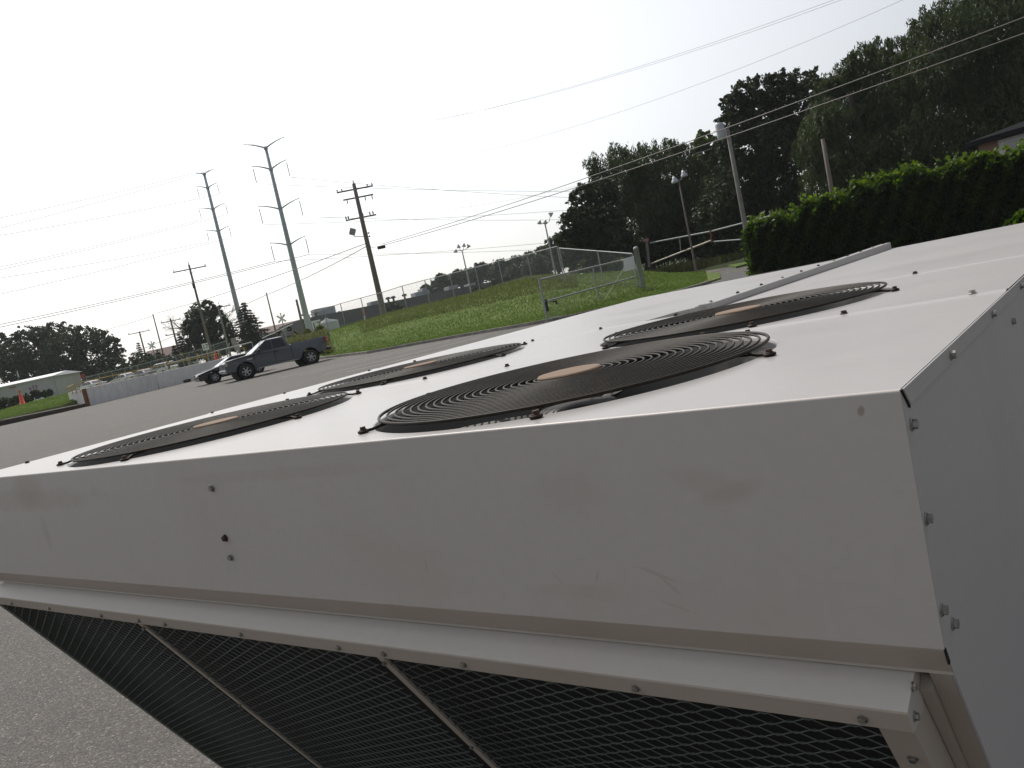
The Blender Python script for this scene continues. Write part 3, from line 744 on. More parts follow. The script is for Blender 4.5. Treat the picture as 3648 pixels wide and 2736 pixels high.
def bush(name, label, pix, d, n, leaf, ma, cat='bush', group=None, seed=1, aspect=.6, trunk_r=.05):
    return tree(name, label, pix, d, n, leaf, ma, cat, group, trunk_r=trunk_r, seed=seed, aspect=aspect, tight=.34, shell=.3)
# ------------------------------------------------------------------ trees on the right
tree('oak_tree', 'dark rounded tree at the left end of the wood, sky showing through its edge',
     [(1240,478,28),(1232,520,26),(1225,548,24),(1262,430,30),(1268,475,34),(1262,530,36),(1300,420,34),(1300,480,40),(1290,545,40),(1320,520,46),(1330,560,36)], 68, 38000, .27, LM_dark, tight=.23, seed=3, trunk=1300, trunk_r=.4)
tree('willow_tree', 'feathery grey green willow with two round tops beside the dark rounded tree',
     [(1288,355,22),(1300,385,26),(1335,335,26),(1352,365,34),(1395,345,36),(1440,332,30),(1475,330,24),(1490,360,30),(1440,380,46),(1390,400,46),(1350,420,40),(1420,440,56),(1480,430,50),(1370,480,52),(1440,510,56),(1500,500,50)], 74, 62000, .32, LM_willow, tight=.27, droop=.8, aspect=.26, seed=5, trunk=1400, trunk_r=.45)
tree('maple_tree', 'bright green maple top poking out between two darker trees',
     [(1512,312,15),(1522,296,13),(1545,312,18),(1522,335,20),(1555,340,22),(1535,360,26),(1565,372,26),(1548,400,30)], 80, 9000, .42, LM_maple, seed=8, trunk=1545, aspect=.8)
tree('oak_tree', 'tall broad dark tree behind the pole with the grey transformer',
     [(1572,262,20),(1585,225,26),(1612,205,30),(1650,188,28),(1690,178,26),(1728,178,28),(1752,192,30),(1775,200,26),(1600,270,40),(1650,245,46),(1700,235,46),(1575,310,30),(1620,330,50),(1680,310,56),(1735,290,46),(1600,400,60),(1670,400,64),(1560,460,56),(1620,470,60),(1690,470,60),(1560,520,46),(1620,530,46)], 66, 82000, .27, LM_dark, tight=.24, seed=11, trunk=1660, trunk_r=.5)
tree('willow_tree', 'big shaggy willow in front of the wood behind the ivy hedge',
     [(1765,215,18),(1790,195,26),(1815,172,28),(1832,140,22),(1862,122,28),(1900,108,28),(1935,112,30),(1960,140,34),(1900,165,50),(1840,200,50),(1785,255,40),(1762,290,34),(1745,320,30),(1790,330,50),(1850,280,64),(1920,240,64),(1960,210,50),(1850,360,70),(1790,400,56),(1900,340,70),(1950,310,60),(1772,272,30,48),(1785,250,34,48),(1756,290,22,48),(1795,290,26,48)], 56, 95000, .28, LM_willow, tight=.27, droop=.8, aspect=.26, seed=13, trunk=1880, trunk_r=.5)
tree('willow_tree', 'tallest willow, its crown cut off by the top right corner of the view',
     [(1975,95,30),(1990,55,26),(2012,28,24),(2050,14,26),(2080,12,26),(2120,0,36),(2170,-20,46),(2230,-30,60),(2030,70,50),(2090,60,56),(2160,50,66),(2240,40,80),(2000,140,50),(2060,140,64),(2140,140,76),(2230,140,80),(2040,220,70),(2120,230,80),(2210,230,80),(2000,280,60),(2080,310,70),(2170,300,70),(2290,100,90),(2300,220,90),(2280,0,80)], 54, 118000, .28, LM_willow, tight=.27, droop=.8, aspect=.26, seed=17, trunk=2130, trunk_r=.6)
tree('shade_tree', 'dark tree deep in the wood between the two biggest willows', [(1960,400,60),(2030,380,60),(2100,360,60),(1900,430,60),(2170,350,60),(2240,330,70),(1840,450,50)], 60, 26000, .4, LM_dark, seed=19, trunk=2000)
tree('shade_tree', 'dark low tree filling the gap behind the lamp post with two heads', [(1480,440,50),(1530,440,50),(1500,500,50),(1560,500,50),(1440,520,40),(1530,550,36)], 84, 16000, .45, LM_dark, seed=21, trunk=1520)
for i, (lab, px, d) in enumerate((('dark undergrowth bush under the rounded tree beside the grass mound', [(1270,570,20),(1300,560,22),(1335,560,22),(1240,575,14)], 72),
        ('undergrowth bush under the willow just left of the white barrier gate', [(1380,545,22),(1420,540,24),(1350,555,18)], 74), ('undergrowth bush right behind the barrier gate middle', [(1470,525,22),(1510,515,24),(1550,510,20)], 74),
        ('undergrowth bush behind the barrier gate beside the ivy hedge', [(1590,500,24),(1630,490,24),(1660,480,26)], 70))):
    bush('undergrowth_bush', lab, px, d, 6000, .4, LM_dark, seed=30+i, group='undergrowth along the wood edge')
for i, (lab, px, d) in enumerate((('bright sapling behind the fence corner, nearest the mound top', [(1190,600,7),(1186,590,6),(1200,607,8)], 62), ('pale green sapling between the two fence posts', [(1262,588,12),(1256,572,8),(1240,598,9)], 60),
                                 ('low green sapling left of the gate post with the white sign', [(1340,566,9),(1322,572,8)], 58))):
    bush('sapling', lab, px, d, 900, .22, LM_maple, seed=40+i, trunk_r=.02)
# the distant wood beyond the mound
FT = [([(918,622,8),(932,628,10),(945,618,12)], 'leftmost'), ([(958,606,12),(975,612,14),(950,600,8)], 'second'), ([(985,596,12),(1000,602,16),(1015,592,13)], 'third'), ([(1040,582,14),(1030,598,16),(1058,588,16)], 'fourth'),
      ([(1082,574,13),(1075,592,17),(1100,580,15)], 'fifth'), ([(1118,566,12),(1125,584,18),(1110,590,16)], 'sixth'), ([(1142,560,14),(1150,580,20),(1160,600,18)], 'seventh'), ([(1172,545,13),(1170,570,20),(1190,548,18)], 'eighth'), ([(1200,528,16),(1205,560,22),(1218,516,15)], 'rightmost')]
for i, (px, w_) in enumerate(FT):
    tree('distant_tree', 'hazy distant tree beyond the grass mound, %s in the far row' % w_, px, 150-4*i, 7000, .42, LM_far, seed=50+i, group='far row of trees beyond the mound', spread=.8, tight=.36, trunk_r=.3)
# ------------------------------------------------------------------ trees on the left
tree('oak_tree', 'wide dark oak on the left behind the long low shed',
     [(20,742,24),(55,728,22),(85,722,22),(118,722,26),(108,738,30),(150,724,22),(185,726,24),(215,738,26),(238,748,24),(252,768,20),(30,775,34),(80,765,40),(140,765,44),(200,775,40),(245,790,22),(10,800,34),(60,800,36),(120,800,40),(180,805,38),(230,810,26),(-40,770,44),(-90,790,50)], 150, 52000, .46, LM_dark, tight=.24, seed=70, trunk=130, trunk_r=.6)
tree('deciduous_tree', 'full dark green tree behind the street pole, left of the tall steel pole',
     [(428,668,14),(446,660,13),(462,668,13),(418,685,18),(440,690,22),(470,690,20),(485,705,16),(404,705,14),(412,725,20),(440,725,28),(475,725,24),(498,722,14),(420,752,20),(460,755,26),(490,748,18)], 130, 24000, .36, LM_mid, tight=.24, seed=72, trunk=446)
for i, (lab, px) in enumerate((('dark hedge row along the fence below the wide oak', [(205,822,12),(222,816,14),(240,812,14),(258,807,14),(276,803,14)]), ('dark hedge row along the fence below the brown roofed house', [(296,797,14),(314,792,14),(332,788,14),(350,784,14),(368,780,14)]), ('dark hedge row along the fence below the full green tree', [(388,774,14),(406,770,14),(424,766,14),(442,762,14),(460,757,14),(480,752,14)]))):
    bush('hedge_row', lab, px, 124, 6000, .36, LM_dark, seed=200+i, cat='hedge')
bt = thing('bare_tree', 'leafless tree with pale twigs showing above the full green tree', 'tree', (*pt(460, HU(460), 142)[:2], 3.0))
mb = MB(); rnd = np.random.default_rng(5); bb = Vector(bt.location)
def grow(p, d, L, r, lev):
    q = p+d*L; mb.tube([p, p.lerp(q, .5)+Vector(rnd.normal(size=3))*L*.05, q], [r, r*.8, r*.6], 4, caps=False)
    if lev == 0: return
    for _ in range(4 if lev > 1 else 5):
        nd = (d*1.1+Vector(rnd.normal(size=3))*.55+Vector((0,0,.12))).normalized(); grow(q if rnd.random() < .6 else p.lerp(q, .6), nd, L*.68, r*.55, lev-1)
grow(Vector((0,0,0)), Vector((0,0,1)), 4.0, .16, 4)
for sx in (-1, 1): grow(Vector((0,0,1.5)), (Vector((*R2, 0))*sx*.8+Vector((0,0,1))).normalized(), 3.6, .11, 4)
mb.build('branches', M_twig, bt)
def conifer(name, label, u, vtop, d, vbase_r, seed, rbase=None, dens=1.0):
    rnd = np.random.default_rng(seed); tp = pt(u, vtop, d); zb = gz(tp[0], tp[1]); H = tp[2]-zb; R0 = rbase
    root = thing(name, label, 'tree', (tp[0], tp[1], zb)); Ps = []; mb = MB(); mb.tube([(0,0,0), (0,0,H*.97)], [.16, .02], 6)
    nw = int(H/.42)
    for w_ in range(nw):
        h = H*(.10+.88*w_/nw); rr = R0*(1-h/H)**.85+.08; nb_ = max(4, int(9*dens))
        for b in range(nb_):
            a = rnd.random()*6.283; L = rr*(.75+.45*rnd.random()); m = max(8, int(30*L*dens))
            s = rnd.random(m)**.7
            px = np.stack([np.cos(a)*L*s, np.sin(a)*L*s, h-.30*L*s**1.3+.12*L*s**3], 1)+rnd.normal(size=(m,3))*np.array([.10,.10,.06])*(1.2-s)[:,None]*max(.5, L)
            Ps.append(px); mb.tube([(0,0,h), (math.cos(a)*L*.9, math.sin(a)*L*.9, h-.22*L)], [.03, .008], 3, caps=False)
    V, Fq = leaf_quads(np.concatenate(Ps), .34, rnd, .4, .35)
    np_mesh('crown', V, Fq, LM_con, root); mb.build('trunk', M_bark, root)
conifer('spruce_tree', 'dark spruce with drooping boughs right behind the tall steel pole', 524, 648, 128, 0, 80, 3.6)
conifer('spruce_tree', 'small dark spruce left of the full green tree', 384, 716, 128, 0, 81, 1.3)
conifer('cedar_tree', 'narrow dark cedar at the right end of the brown roofed house', 374, 742, 124, 0, 82, 1.2, 1.6)
conifer('spruce_tree', 'tiny spruce right of the wide oak, against the sky', 296, 736, 160, 0, 83, 1.6)
for i, (lab, px, d) in enumerate((('low bush left of the two parked cars by the shed', [(8,868,8),(0,880,10),(22,884,9)], 84), ('bush in front of the left car by the shed', [(40,862,8),(26,868,9),(55,864,8)], 92),
      ('bush in front of the right car by the shed', [(78,852,8),(62,858,7),(92,852,7)], 94), ('bush at the right end of the shed wall', [(108,848,5),(100,852,5)], 96),
      ('hedge bush between the oak and the brown roofed house', [(290,776,14),(315,772,12),(338,770,12),(270,786,12)], 140), ('weedy bush in front of the grey block building, left of the crossarm pole', [(690,712,9),(664,722,9),(640,735,9)], 74),
      ('bush against the grey block building beside the crossarm pole', [(848,664,12),(862,668,10),(838,672,9)], 86), ('round bush behind the mound near the fence', [(1080,612,13),(1092,604,12),(1068,618,10)], 76), ('round bush behind the mound left of the tall floodlight', [(1028,632,9),(1040,628,8)], 80))):
    bush('bush', lab, px, d, 2200, .30, LM_mid if i != 5 else M_weed, seed=90+i)
# ------------------------------------------------------------------ ivy hedge on the right
LM_shoot = leaf_mat('young_ivy', (.05, .095, .012), (.12, .20, .03), .45, .5)
def ivy_hedge():
    rnd = np.random.default_rng(101)
    prof = [(1612,494,38.2),(1640,486,37.8),(1700,470,37.1),(1725,462,36.8),(1733,440,36.7),(1790,436,36.1),(1828,428,35.7),(1838,404,35.6),(1900,394,34.9),(1950,382,34.3),(2010,372,33.7),(2060,359,33.2),(2110,350,32.6),(2160,343,32.1),(2212,332,31.6),(2300,311,30.7),(2400,290,29.8)]
    root = thing('ivy_hedge', 'tall leafy ivy covered hedge behind the air conditioner on the right', 'hedge', (*pt(1800, 500, 32)[:2], .3))
    L0 = np.array(root.location); tops = [pt(*p) for p in prof]; Ps = []; Pt = []
    A = np.array([t[:2] for t in tops]); seg = np.linalg.norm(np.diff(A, axis=0), axis=1); S = np.concatenate([[0], np.cumsum(seg)])
    Zt = np.array([t[2] for t in tops]); TH = 1.1
    n = 90000; s = rnd.random(n)*S[-1]; x = np.interp(s, S, A[:,0]); y = np.interp(s, S, A[:,1]); zt = np.interp(s, S, Zt)
    zt = zt+.10*np.sin(s*2.1)+.08*np.sin(s*5.3+1)-.08
    di = (A[-1]-A[0])/np.linalg.norm(A[-1]-A[0]); nn = np.array([-di[1], di[0]]); nn = nn if nn @ F2 < 0 else -nn     # nn points to the camera
    zb = np.array([plane_z(fr(a, b)[0]) for a, b in zip(x, y)])
    q = rnd.random(n); face = q < .62; topm = (q >= .62) & (q < .92); h = rnd.random(n)
    off = np.where(face, rnd.normal(size=n)*.10, -rnd.random(n)*TH); z = np.where(face, zb+(zt-zb)*h**.8, zt+rnd.normal(size=n)*.09)
    lump = .13*np.sin(s*3.1+z*2.3)+.10*np.sin(s*7.7-z*4.1)
    off = off+np.where(face, lump, 0)
    P = np.stack([x+nn[0]*off, y+nn[1]*off, z], 1)
    # left end face and a few shoots above the top
    ne = 2600; e = rnd.random(ne)*TH; hz = rnd.random(ne); base = A[0]
    Pe = np.stack([base[0]-nn[0]*e-di[0]*.12+rnd.normal(size=ne)*.10, base[1]-nn[1]*e-di[1]*.12+rnd.normal(size=ne)*.1, .3+(Zt[0]-.35)*hz], 1)
    sh = []
    for k in range(110):
        sx = rnd.random()*S[-1]; b = np.array([np.interp(sx, S, A[:,0]), np.interp(sx, S, A[:,1]), np.interp(sx, S, Zt)-.05]); dv = np.array([rnd.normal()*.25, rnd.normal()*.25, .25+.35*rnd.random()])
        for j in range(16): sh.append(b-np.append(nn, 0)*.5*rnd.random()+dv*rnd.random()+rnd.normal(size=3)*.05)
    young = topm & (rnd.random(n) < .62)
    Py = np.concatenate([P[young]+np.array([0,0,.05]), np.array(sh)])-L0
    P = np.concatenate([P[~young], Pe])-L0
    V, Fq = leaf_quads(P, .125, rnd, .85, .25); np_mesh('ivy_leaves', V, Fq, LM_ivy, root)
    V, Fq = leaf_quads(Py, .15, rnd, .85, .2); o = np_mesh('young_shoots', V, Fq, LM_shoot, root); o['label'] = 'bright fresh leaves along the sunny top'
    mb = MB()
    for i in range(len(A)-1):
        a, b = A[i], A[i+1]; g = .12
        za, zb2 = plane_z(fr(*a)[0]), plane_z(fr(*b)[0])
        p = [(*(a-nn*g), za-.1), (*(b-nn*g), zb2-.1), (*(b-nn*TH), zb2-.1), (*(a-nn*TH), za-.1)]; tz = [Zt[i]-.22, Zt[i+1]-.22, Zt[i+1]-.22, Zt[i]-.22]
        mb.hexa([tuple(np.array(c)-L0) for c in p]+[tuple(np.array((c[0], c[1], z))-L0) for c, z in zip(p, tz)])
    mb.build('stem_core', mat('ivy_stems', (.012, .014, .008), .95), root, fix=True)
ivy_hedge()
bush('bush', 'small bush right behind the air conditioner at the right edge of the view', [(2200,478,16),(2230,472,22),(2260,470,24),(2180,488,8),(2215,520,26),(2250,530,34),(2225,575,34),(2265,590,36),(2235,630,34)], 13, 5200, .12, LM_ivy, seed=120)
# ------------------------------------------------------------------ grass and weeds on the mound
def tufts(name, n, us, f0, f1, hgt, ma, seed, clump=False, zfun=None):
    rnd = np.random.default_rng(seed); P = []
    while len(P) < n:
        u = rnd.uniform(*us); t = t_of_u(u); fc = tcols(t)[0]; f = fc+f0+(f1-f0)*rnd.random()**1.3
        if clump and math.sin(f*1.1+u*.02)+math.sin(u*.11+f*.3) < .5+rnd.random(): continue
        x, y = xy(f, f*t); P.append((x, y, zfun(f, f*t) if zfun else terr(f, f*t)))
    P = np.array(P); a = rnd.random(n)*6.283; h = hgt*(.5+rnd.random(n)); w_ = h*.20+.008
    dx, dy = np.cos(a), np.sin(a); ln = rnd.normal(size=(n,2))*h[:,None]*.45
    V = np.stack([P-np.stack([dx*w_, dy*w_, 0*h+.02], 1), P+np.stack([dx*w_, dy*w_, 0*h-.02], 1), P+np.stack([ln[:,0], ln[:,1], h], 1)], 1).reshape(-1,3)
    o = np_mesh(name, V, np.arange(3*n).reshape(n,3), ma); o['kind'] = 'stuff'; o['label'] = 'rough grass growing on the mound and banks'; o['category'] = 'grass'; return o
tufts('grass_blades', 70000, (690, 1520), .1, 22, .075, M_blade_grass, 130)
tufts('weed_stems', 7000, (600, 712), 1.5, 14, .30, M_weed, 131)['label'] = 'tall weeds behind the grey pickup truck'
tufts('weed_stems', 9000, (780, 1250), 9, 22, .13, M_weed, 133)['label'] = 'rough dry weeds in patches along the mound top'
tufts('grass_blades', 12000, (-40, 180), .6, 14, .10, M_blade_grass, 132)['label'] = 'mown grass on the bank before the low shed'
rz_ = lambda f, r: plane_z(f)+.02
def verge():
    rnd = np.random.default_rng(140); P = []
    while len(P) < 9000:
        u = rnd.uniform(1395, 1660); v = HU(u)+rnd.uniform(2, 40)
        vv = np.interp(u, [1395,1430,1480,1540,1600,1660], [583,572,558,548,536,528])
        p = pt(u, vv, 0+np.interp(u, [1395,1660], [70,60])+rnd.random()*6); P.append((p[0], p[1], plane_z(fr(p[0], p[1])[0])))
    P = np.array(P); n = len(P); a = rnd.random(n)*6.283; h = .75*(.4+rnd.random(n)); w_ = h*.10; dx, dy = np.cos(a), np.sin(a); ln = rnd.normal(size=(n,2))*h[:,None]*.3
    V = np.stack([P-np.stack([dx*w_, dy*w_, 0*h], 1), P+np.stack([dx*w_, dy*w_, 0*h], 1), P+np.stack([ln[:,0], ln[:,1], h], 1)], 1).reshape(-1,3)
    o = np_mesh('weed_stems', V, np.arange(3*n).reshape(n,3), M_weed); o['kind'] = 'stuff'; o['label'] = 'tall roadside weeds behind the barrier gate'; o['category'] = 'weeds'
verge()
# ================================================================== vehicles
def arc_pts(cx, cz, r, a0, a1, n=10): return [(cx+r*math.cos(a0+(a1-a0)*i/n), cz+r*math.sin(a0+(a1-a0)*i/n)) for i in range(n+1)]
def wheel(root, name, x, y, r, wd, side, spokes=6):
    o = MB().lathe([(r*.62, -wd/2), (r*.93, -wd/2), (r, -wd*.36), (r, wd*.36), (r*.93, wd/2), (r*.62, wd/2)], n=28, axis='y').build('tyre', M_tyre, None)
    w_ = bpy.data.objects.new(name, None); link(w_, root); w_.location = (x, y, r); o.parent = w_
    mb = MB(); q = wd/2*side
    mb.lathe([(r*.64, q*.98), (r*.60, q*1.0), (r*.57, q*.72)], n=28, axis='y')
    mb.lathe([(0, q*.80), (r*.17, q*.80), (r*.19, q*.6)], n=16, axis='y')
    for k in range(spokes):
        a = 2*math.pi*k/spokes; c, s = math.cos(a), math.sin(a)
        R_ = Matrix(((c, 0, -s), (0, 1, 0), (s, 0, c)))
        mb.box(R_ @ Vector((r*.36, q*.72, 0)), (r*.50, wd*.10, r*.155), R_)
    mb.build('rim', M_rim, w_, fix=True)
    MB().lathe([(0, q*.30), (r*.6, q*.30)], n=24, axis='y').build('brake_disc', M_dark, w_)
    return w_
def vehicle(name, label, cat, loc, rz, P, paint_, group=None):
    root = thing(name, label, cat, loc, rz, group); W = P['w']/2
    zt = lambda z: 1-.10*max(0, (z-P['belt']*.55)/(P['belt']))**2     # slight tumble of the flanks
    out = P['body']; mb = MB(); n = len(out)
    ys = [(-1, .955), (-.965, 1), (.965, 1), (1, .955)]
    V = []
    xm0, xm1 = min(p[0] for p in out), max(p[0] for p in out); xc = (xm0+xm1)/2
    for (yy, sc) in ys:
        for (x, z) in out:
            e = abs(x-xc)/((xm1-xm0)/2); pl = 1-.10*max(0, e-.72)/.28
            V.append((xc+(x-xc)*(1 if abs(yy) < .98 else .994), yy*W*zt(z)*pl, z))
    for k in range(3):
        mb.add(V, [(k*n+i, k*n+(i+1) % n, (k+1)*n+(i+1) % n, (k+1)*n+i) for i in range(n)], False) if k == 0 else mb.f.extend([(k*n+i, k*n+(i+1) % n, (k+1)*n+(i+1) % n, (k+1)*n+i) for i in range(n)])
        if k: mb.sm.extend([False]*n)
    mb.f.append(tuple(range(n))); mb.f.append(tuple(reversed(range(3*n, 4*n)))); mb.sm += [False, False]
    mb.build('body', paint_, root, bevel=.035, seg=3, fix=True)
    # greenhouse
    b0, b1, t0, t1 = P['gh']; zb, zr = P['belt'], P['roof']; wb, wt = W*.90, W*P.get('tum', .70)
    mb = MB(); mid = (t0+t1)/2; cr = P.get('crown', .03)
    mb.hexa([(b0, -wb, zb-.03), (b1, -wb, zb-.03), (b1, wb, zb-.03), (b0, wb, zb-.03), (t0, -wt, zr-cr), (t1, -wt, zr-cr), (t1, wt, zr-cr), (t0, wt, zr-cr)])
    mb.hexa([(t0, -wt, zr-cr-.002), (t1, -wt, zr-cr-.002), (t1, wt, zr-cr-.002), (t0, wt, zr-cr-.002), (t0+.22, -wt*.8, zr), (t1-.25, -wt*.8, zr), (t1-.25, wt*.8, zr), (t0+.22, wt*.8, zr)])
    mb.build('cabin', paint_, root, bevel=.03, seg=2, fix=True)
    def ysd(z): return wb+(wt-wb)*(z-zb+.03)/(zr-cr-zb+.03)
    def sidewin(pts, nm, ma):
        for s in (-1, 1):
            mb = MB(); mb.add([(x, s*(ysd(z)+.006), z) for x, z in pts], [tuple(range(len(pts))) if s > 0 else tuple(reversed(range(len(pts))))]); mb.build(nm, ma, root)
    for wpts in P['win']: sidewin(wpts, 'side_window', M_glass)
    def endwin(xb, xt, nm, ma, sg):
        za, zc = zb+.03, zr-cr-.05; f = lambda z: xb+(xt-xb)*(z-zb+.03)/(zr-cr-zb+.03)
        mb = MB(); wa, wc = ysd(za)-.07, ysd(zc)-.07
        mb.add([(f(za)+sg*.008, -wa, za), (f(za)+sg*.008, wa, za), (f(zc)+sg*.008, wc, zc), (f(zc)+sg*.008, -wc, zc)], [(0,1,2,3) if sg > 0 else (3,2,1,0)]); mb.build(nm, ma, root)
    endwin(b1, t1, 'windscreen', M_wind, 1); endwin(b0, t0, 'rear_window', M_glass, -1)
    # dark wheel wells and underbody
    mb = MB(); mb.box((xc, 0, P['sill']+.07), ((xm1-xm0)*.90, P['w']*.80, .20)); 
    for x in P['axle']: mb.lathe([(P['arch']-.01, -W*.90), (P['arch']-.01, W*.90)], c=(x, 0, P['wr']+.01), n=24, axis='y')
    mb.build('underbody', M_dark, root)
    for x in P['axle']:
        for s in (-1, 1): wheel(root, 'wheel', x, s*(W-.13), P['wr'], P.get('ww', .24), s, P.get('spk', 6))
    for nm, ma, boxes in P['bits']:
        for (c, sz) in boxes:
            MB().box(c, sz).build(nm, ma, root, bevel=min(sz)*.25, seg=2)
    return root
def place(u, v, alpha):      # a car standing on the lot: position and heading (alpha = turned to the viewer from facing left)
    pass
def heading(alpha):
    d = -R2*math.cos(alpha)-F2*math.sin(alpha); return math.atan2(d[1], d[0]), d, np.array([-d[1], d[0]])
PT = dict(w=1.98, belt=1.27, roof=1.91, sill=.50, wr=.41, ww=.30, arch=.52, axle=(1.85, -1.83), gh=(-.84, 1.42, -.60, .42), tum=.72, crown=.04,
    body=[(-2.80,.62)]+[(-2.42,.58)]+arc_pts(-1.83,.42,.53,math.pi-.28,.2)+[(-1.25,.47),(1.28,.47)]+arc_pts(1.85,.42,.52,math.pi-.15,.2)+[(2.45,.50),(2.84,.50),(2.90,.62),(2.90,1.02),(2.80,1.13),(2.35,1.19),(1.5,1.26),(1.38,1.27),(-.80,1.28),(-.83,1.20),(-.855,1.20),(-.87,1.36),(-2.88,1.41),(-2.93,1.36),(-2.93,.86),(-2.86,.80)],
    win=[[(1.06,1.31),(.50,1.79),(.16,1.82),(.16,1.30)], [(.11,1.31),(.11,1.82),(-.46,1.80),(-.62,1.33)]],
    bits=[('headlight', M_headl, [((2.80,.78,.98),(.16,.26,.20)),((2.80,-.78,.98),(.16,.26,.20))]), ('tail_light', M_red, [((-2.90,.90,1.20),(.09,.16,.36)),((-2.90,-.90,1.20),(.09,.16,.36))]),
          ('reverse_light', M_white, [((-2.935,.905,1.18),(.04,.15,.06)),((-2.935,-.905,1.18),(.04,.15,.06))]),
          ('grille', M_black, [((2.895,0,.92),(.05,1.1,.24))]), ('front_bumper', M_chrome, [((2.90,0,.62),(.13,1.78,.16))]), ('rear_bumper', M_black, [((-3.0,0,.68),(.22,1.8,.18))]),
          ('mirror', M_black, [((.98,1.10,1.36),(.16,.22,.20)),((.98,-1.10,1.36),(.16,.22,.20))]), ('door_handle', M_black, [((.02,.985,1.12),(.22,.05,.06)),((.02,-.985,1.12),(.22,.05,.06))]),
          ('running_board', M_silver, [((0,.93,.44),(2.35,.12,.05)),((0,-.93,.44),(2.35,.12,.05))]), ('bed_gap', M_slit, [((-.842,0,.95),(.03,1.985,.70))]), ('door_gap', M_slit, [((.13,0,.86),(.012,1.984,.72)),((1.26,0,.86),(.012,1.984,.7))]),
          ('badge', M_chrome, [((1.52,.985,1.02),(.30,.02,.06)),((1.52,-.985,1.02),(.30,.02,.06))]), ('bed_inside', M_dark, [((-1.9,0,1.395),(1.85,1.5,.03))])])
al = math.radians(28); rz, hd, lf = heading(al)
f1 = 45.96; fw = xy(f1, -.3075*f1)                                        # contact of the near front wheel
org = fw-hd*1.85-lf*.86; truck = vehicle('pickup_truck', 'dark grey lifted pickup truck parked on the lot beside the grass mound', 'pickup truck', (*org, plane_z(46.6)+.005), rz, PT, M_truck)
PSED = dict(w=1.78, belt=.93, roof=1.40, sill=.30, wr=.33, ww=.22, arch=.40, axle=(1.35, -1.33), gh=(-1.62, 1.08, -.95, .15), tum=.66, crown=.04, spk=7,
    body=[(-2.20,.34)]+arc_pts(-1.33,.34,.40,math.pi-.1,.1)+[(-.9,.24),(.92,.24)]+arc_pts(1.35,.34,.40,math.pi-.1,.1)+[(1.78,.26),(2.22,.26),(2.30,.42),(2.28,.60),(2.14,.70),(1.60,.82),(1.06,.92),(-1.60,.98),(-2.22,.96),(-2.30,.62)],
    win=[[(.78,.97),(.22,1.30),(-.25,1.32),(-.25,.97)], [(-.30,.97),(-.30,1.32),(-.85,1.28),(-1.25,1.0)]],
    bits=[('headlight', M_glass, [((2.18,.66,.62),(.22,.34,.12)),((2.18,-.66,.62),(.22,.34,.12))]), ('tail_light', M_red, [((-2.26,.66,.80),(.10,.34,.14)),((-2.26,-.66,.80),(.10,.34,.14))]),
          ('mirror', M_black, [((.72,.95,1.0),(.12,.18,.12)),((.72,-.95,1.0),(.12,.18,.12))]), ('grille', M_black, [((2.30,0,.50),(.04,.9,.10))])])
f2 = 51.0; cw = xy(f2, f2*(-17.88/51.76)); rz2, hd2, lf2 = heading(math.radians(30))
org = cw-hd2*1.35-lf2*.78; vehicle('car', 'low black coupe parked in front of the grey pickup truck, half hidden by it', 'car', (*org, plane_z(f2+.5)+.005), rz2, PSED, M_car)
PSUV = dict(PSED, belt=1.02, roof=1.66, gh=(-2.1, 1.0, -1.75, .25), tum=.74, win=[[(.72,1.06),(.30,1.52),(-.35,1.54),(-.35,1.06)],[(-.40,1.06),(-.40,1.54),(-1.1,1.53),(-1.1,1.06)],[(-1.15,1.06),(-1.15,1.53),(-1.65,1.5),(-1.85,1.08)]],
    body=[(-2.20,.38)]+arc_pts(-1.33,.36,.42,math.pi-.1,.1)+[(-.9,.30),(.92,.30)]+arc_pts(1.35,.36,.42,math.pi-.1,.1)+[(1.80,.32),(2.20,.34),(2.26,.55),(2.22,.80),(1.9,.92),(1.0,1.02),(-2.12,1.06),(-2.28,.98),(-2.28,.5)])
for (u, v, d, face, PP, pm, lab, nm) in ((38, 868, 108, .55, PSED, M_silver, 'silver car parked by the shed, left of the orange marker', 'car'), (68, 858, 108, .55, PSED, M_white, 'white car parked by the shed, right of the orange marker', 'car'),
        (268, 817, 104, .5, PSED, M_white, 'white car behind the concrete wall, leftmost of the three', 'car'), (307, 809, 104, .5, PSED, M_silver, 'silver car behind the concrete wall, between the two white ones', 'car'), (348, 799, 104, .5, PSUV, M_white, 'white estate car behind the concrete wall, rightmost of the three', 'car'),
        (14, 838, 150, .5, PSUV, M_white, 'white van roof showing behind the left part of the shed', 'van'), (28, 834, 152, .5, PSUV, M_white, 'second pale van roof behind the shed, right of the first', 'van'),
        (195, 832, 104, .5, PSED, M_white, 'white car low behind the left end of the concrete wall', 'car')):
    p = pt(u, v, d); rz3, _, _ = heading(-face if face < 2 else face)
    vehicle(nm, lab, 'van' if nm == 'van' else 'car', (p[0], p[1], gz(p[0], p[1]) if nm == 'car' else p[2]-1.45), rz3, PP, pm, 'cars parked beyond the concrete wall')
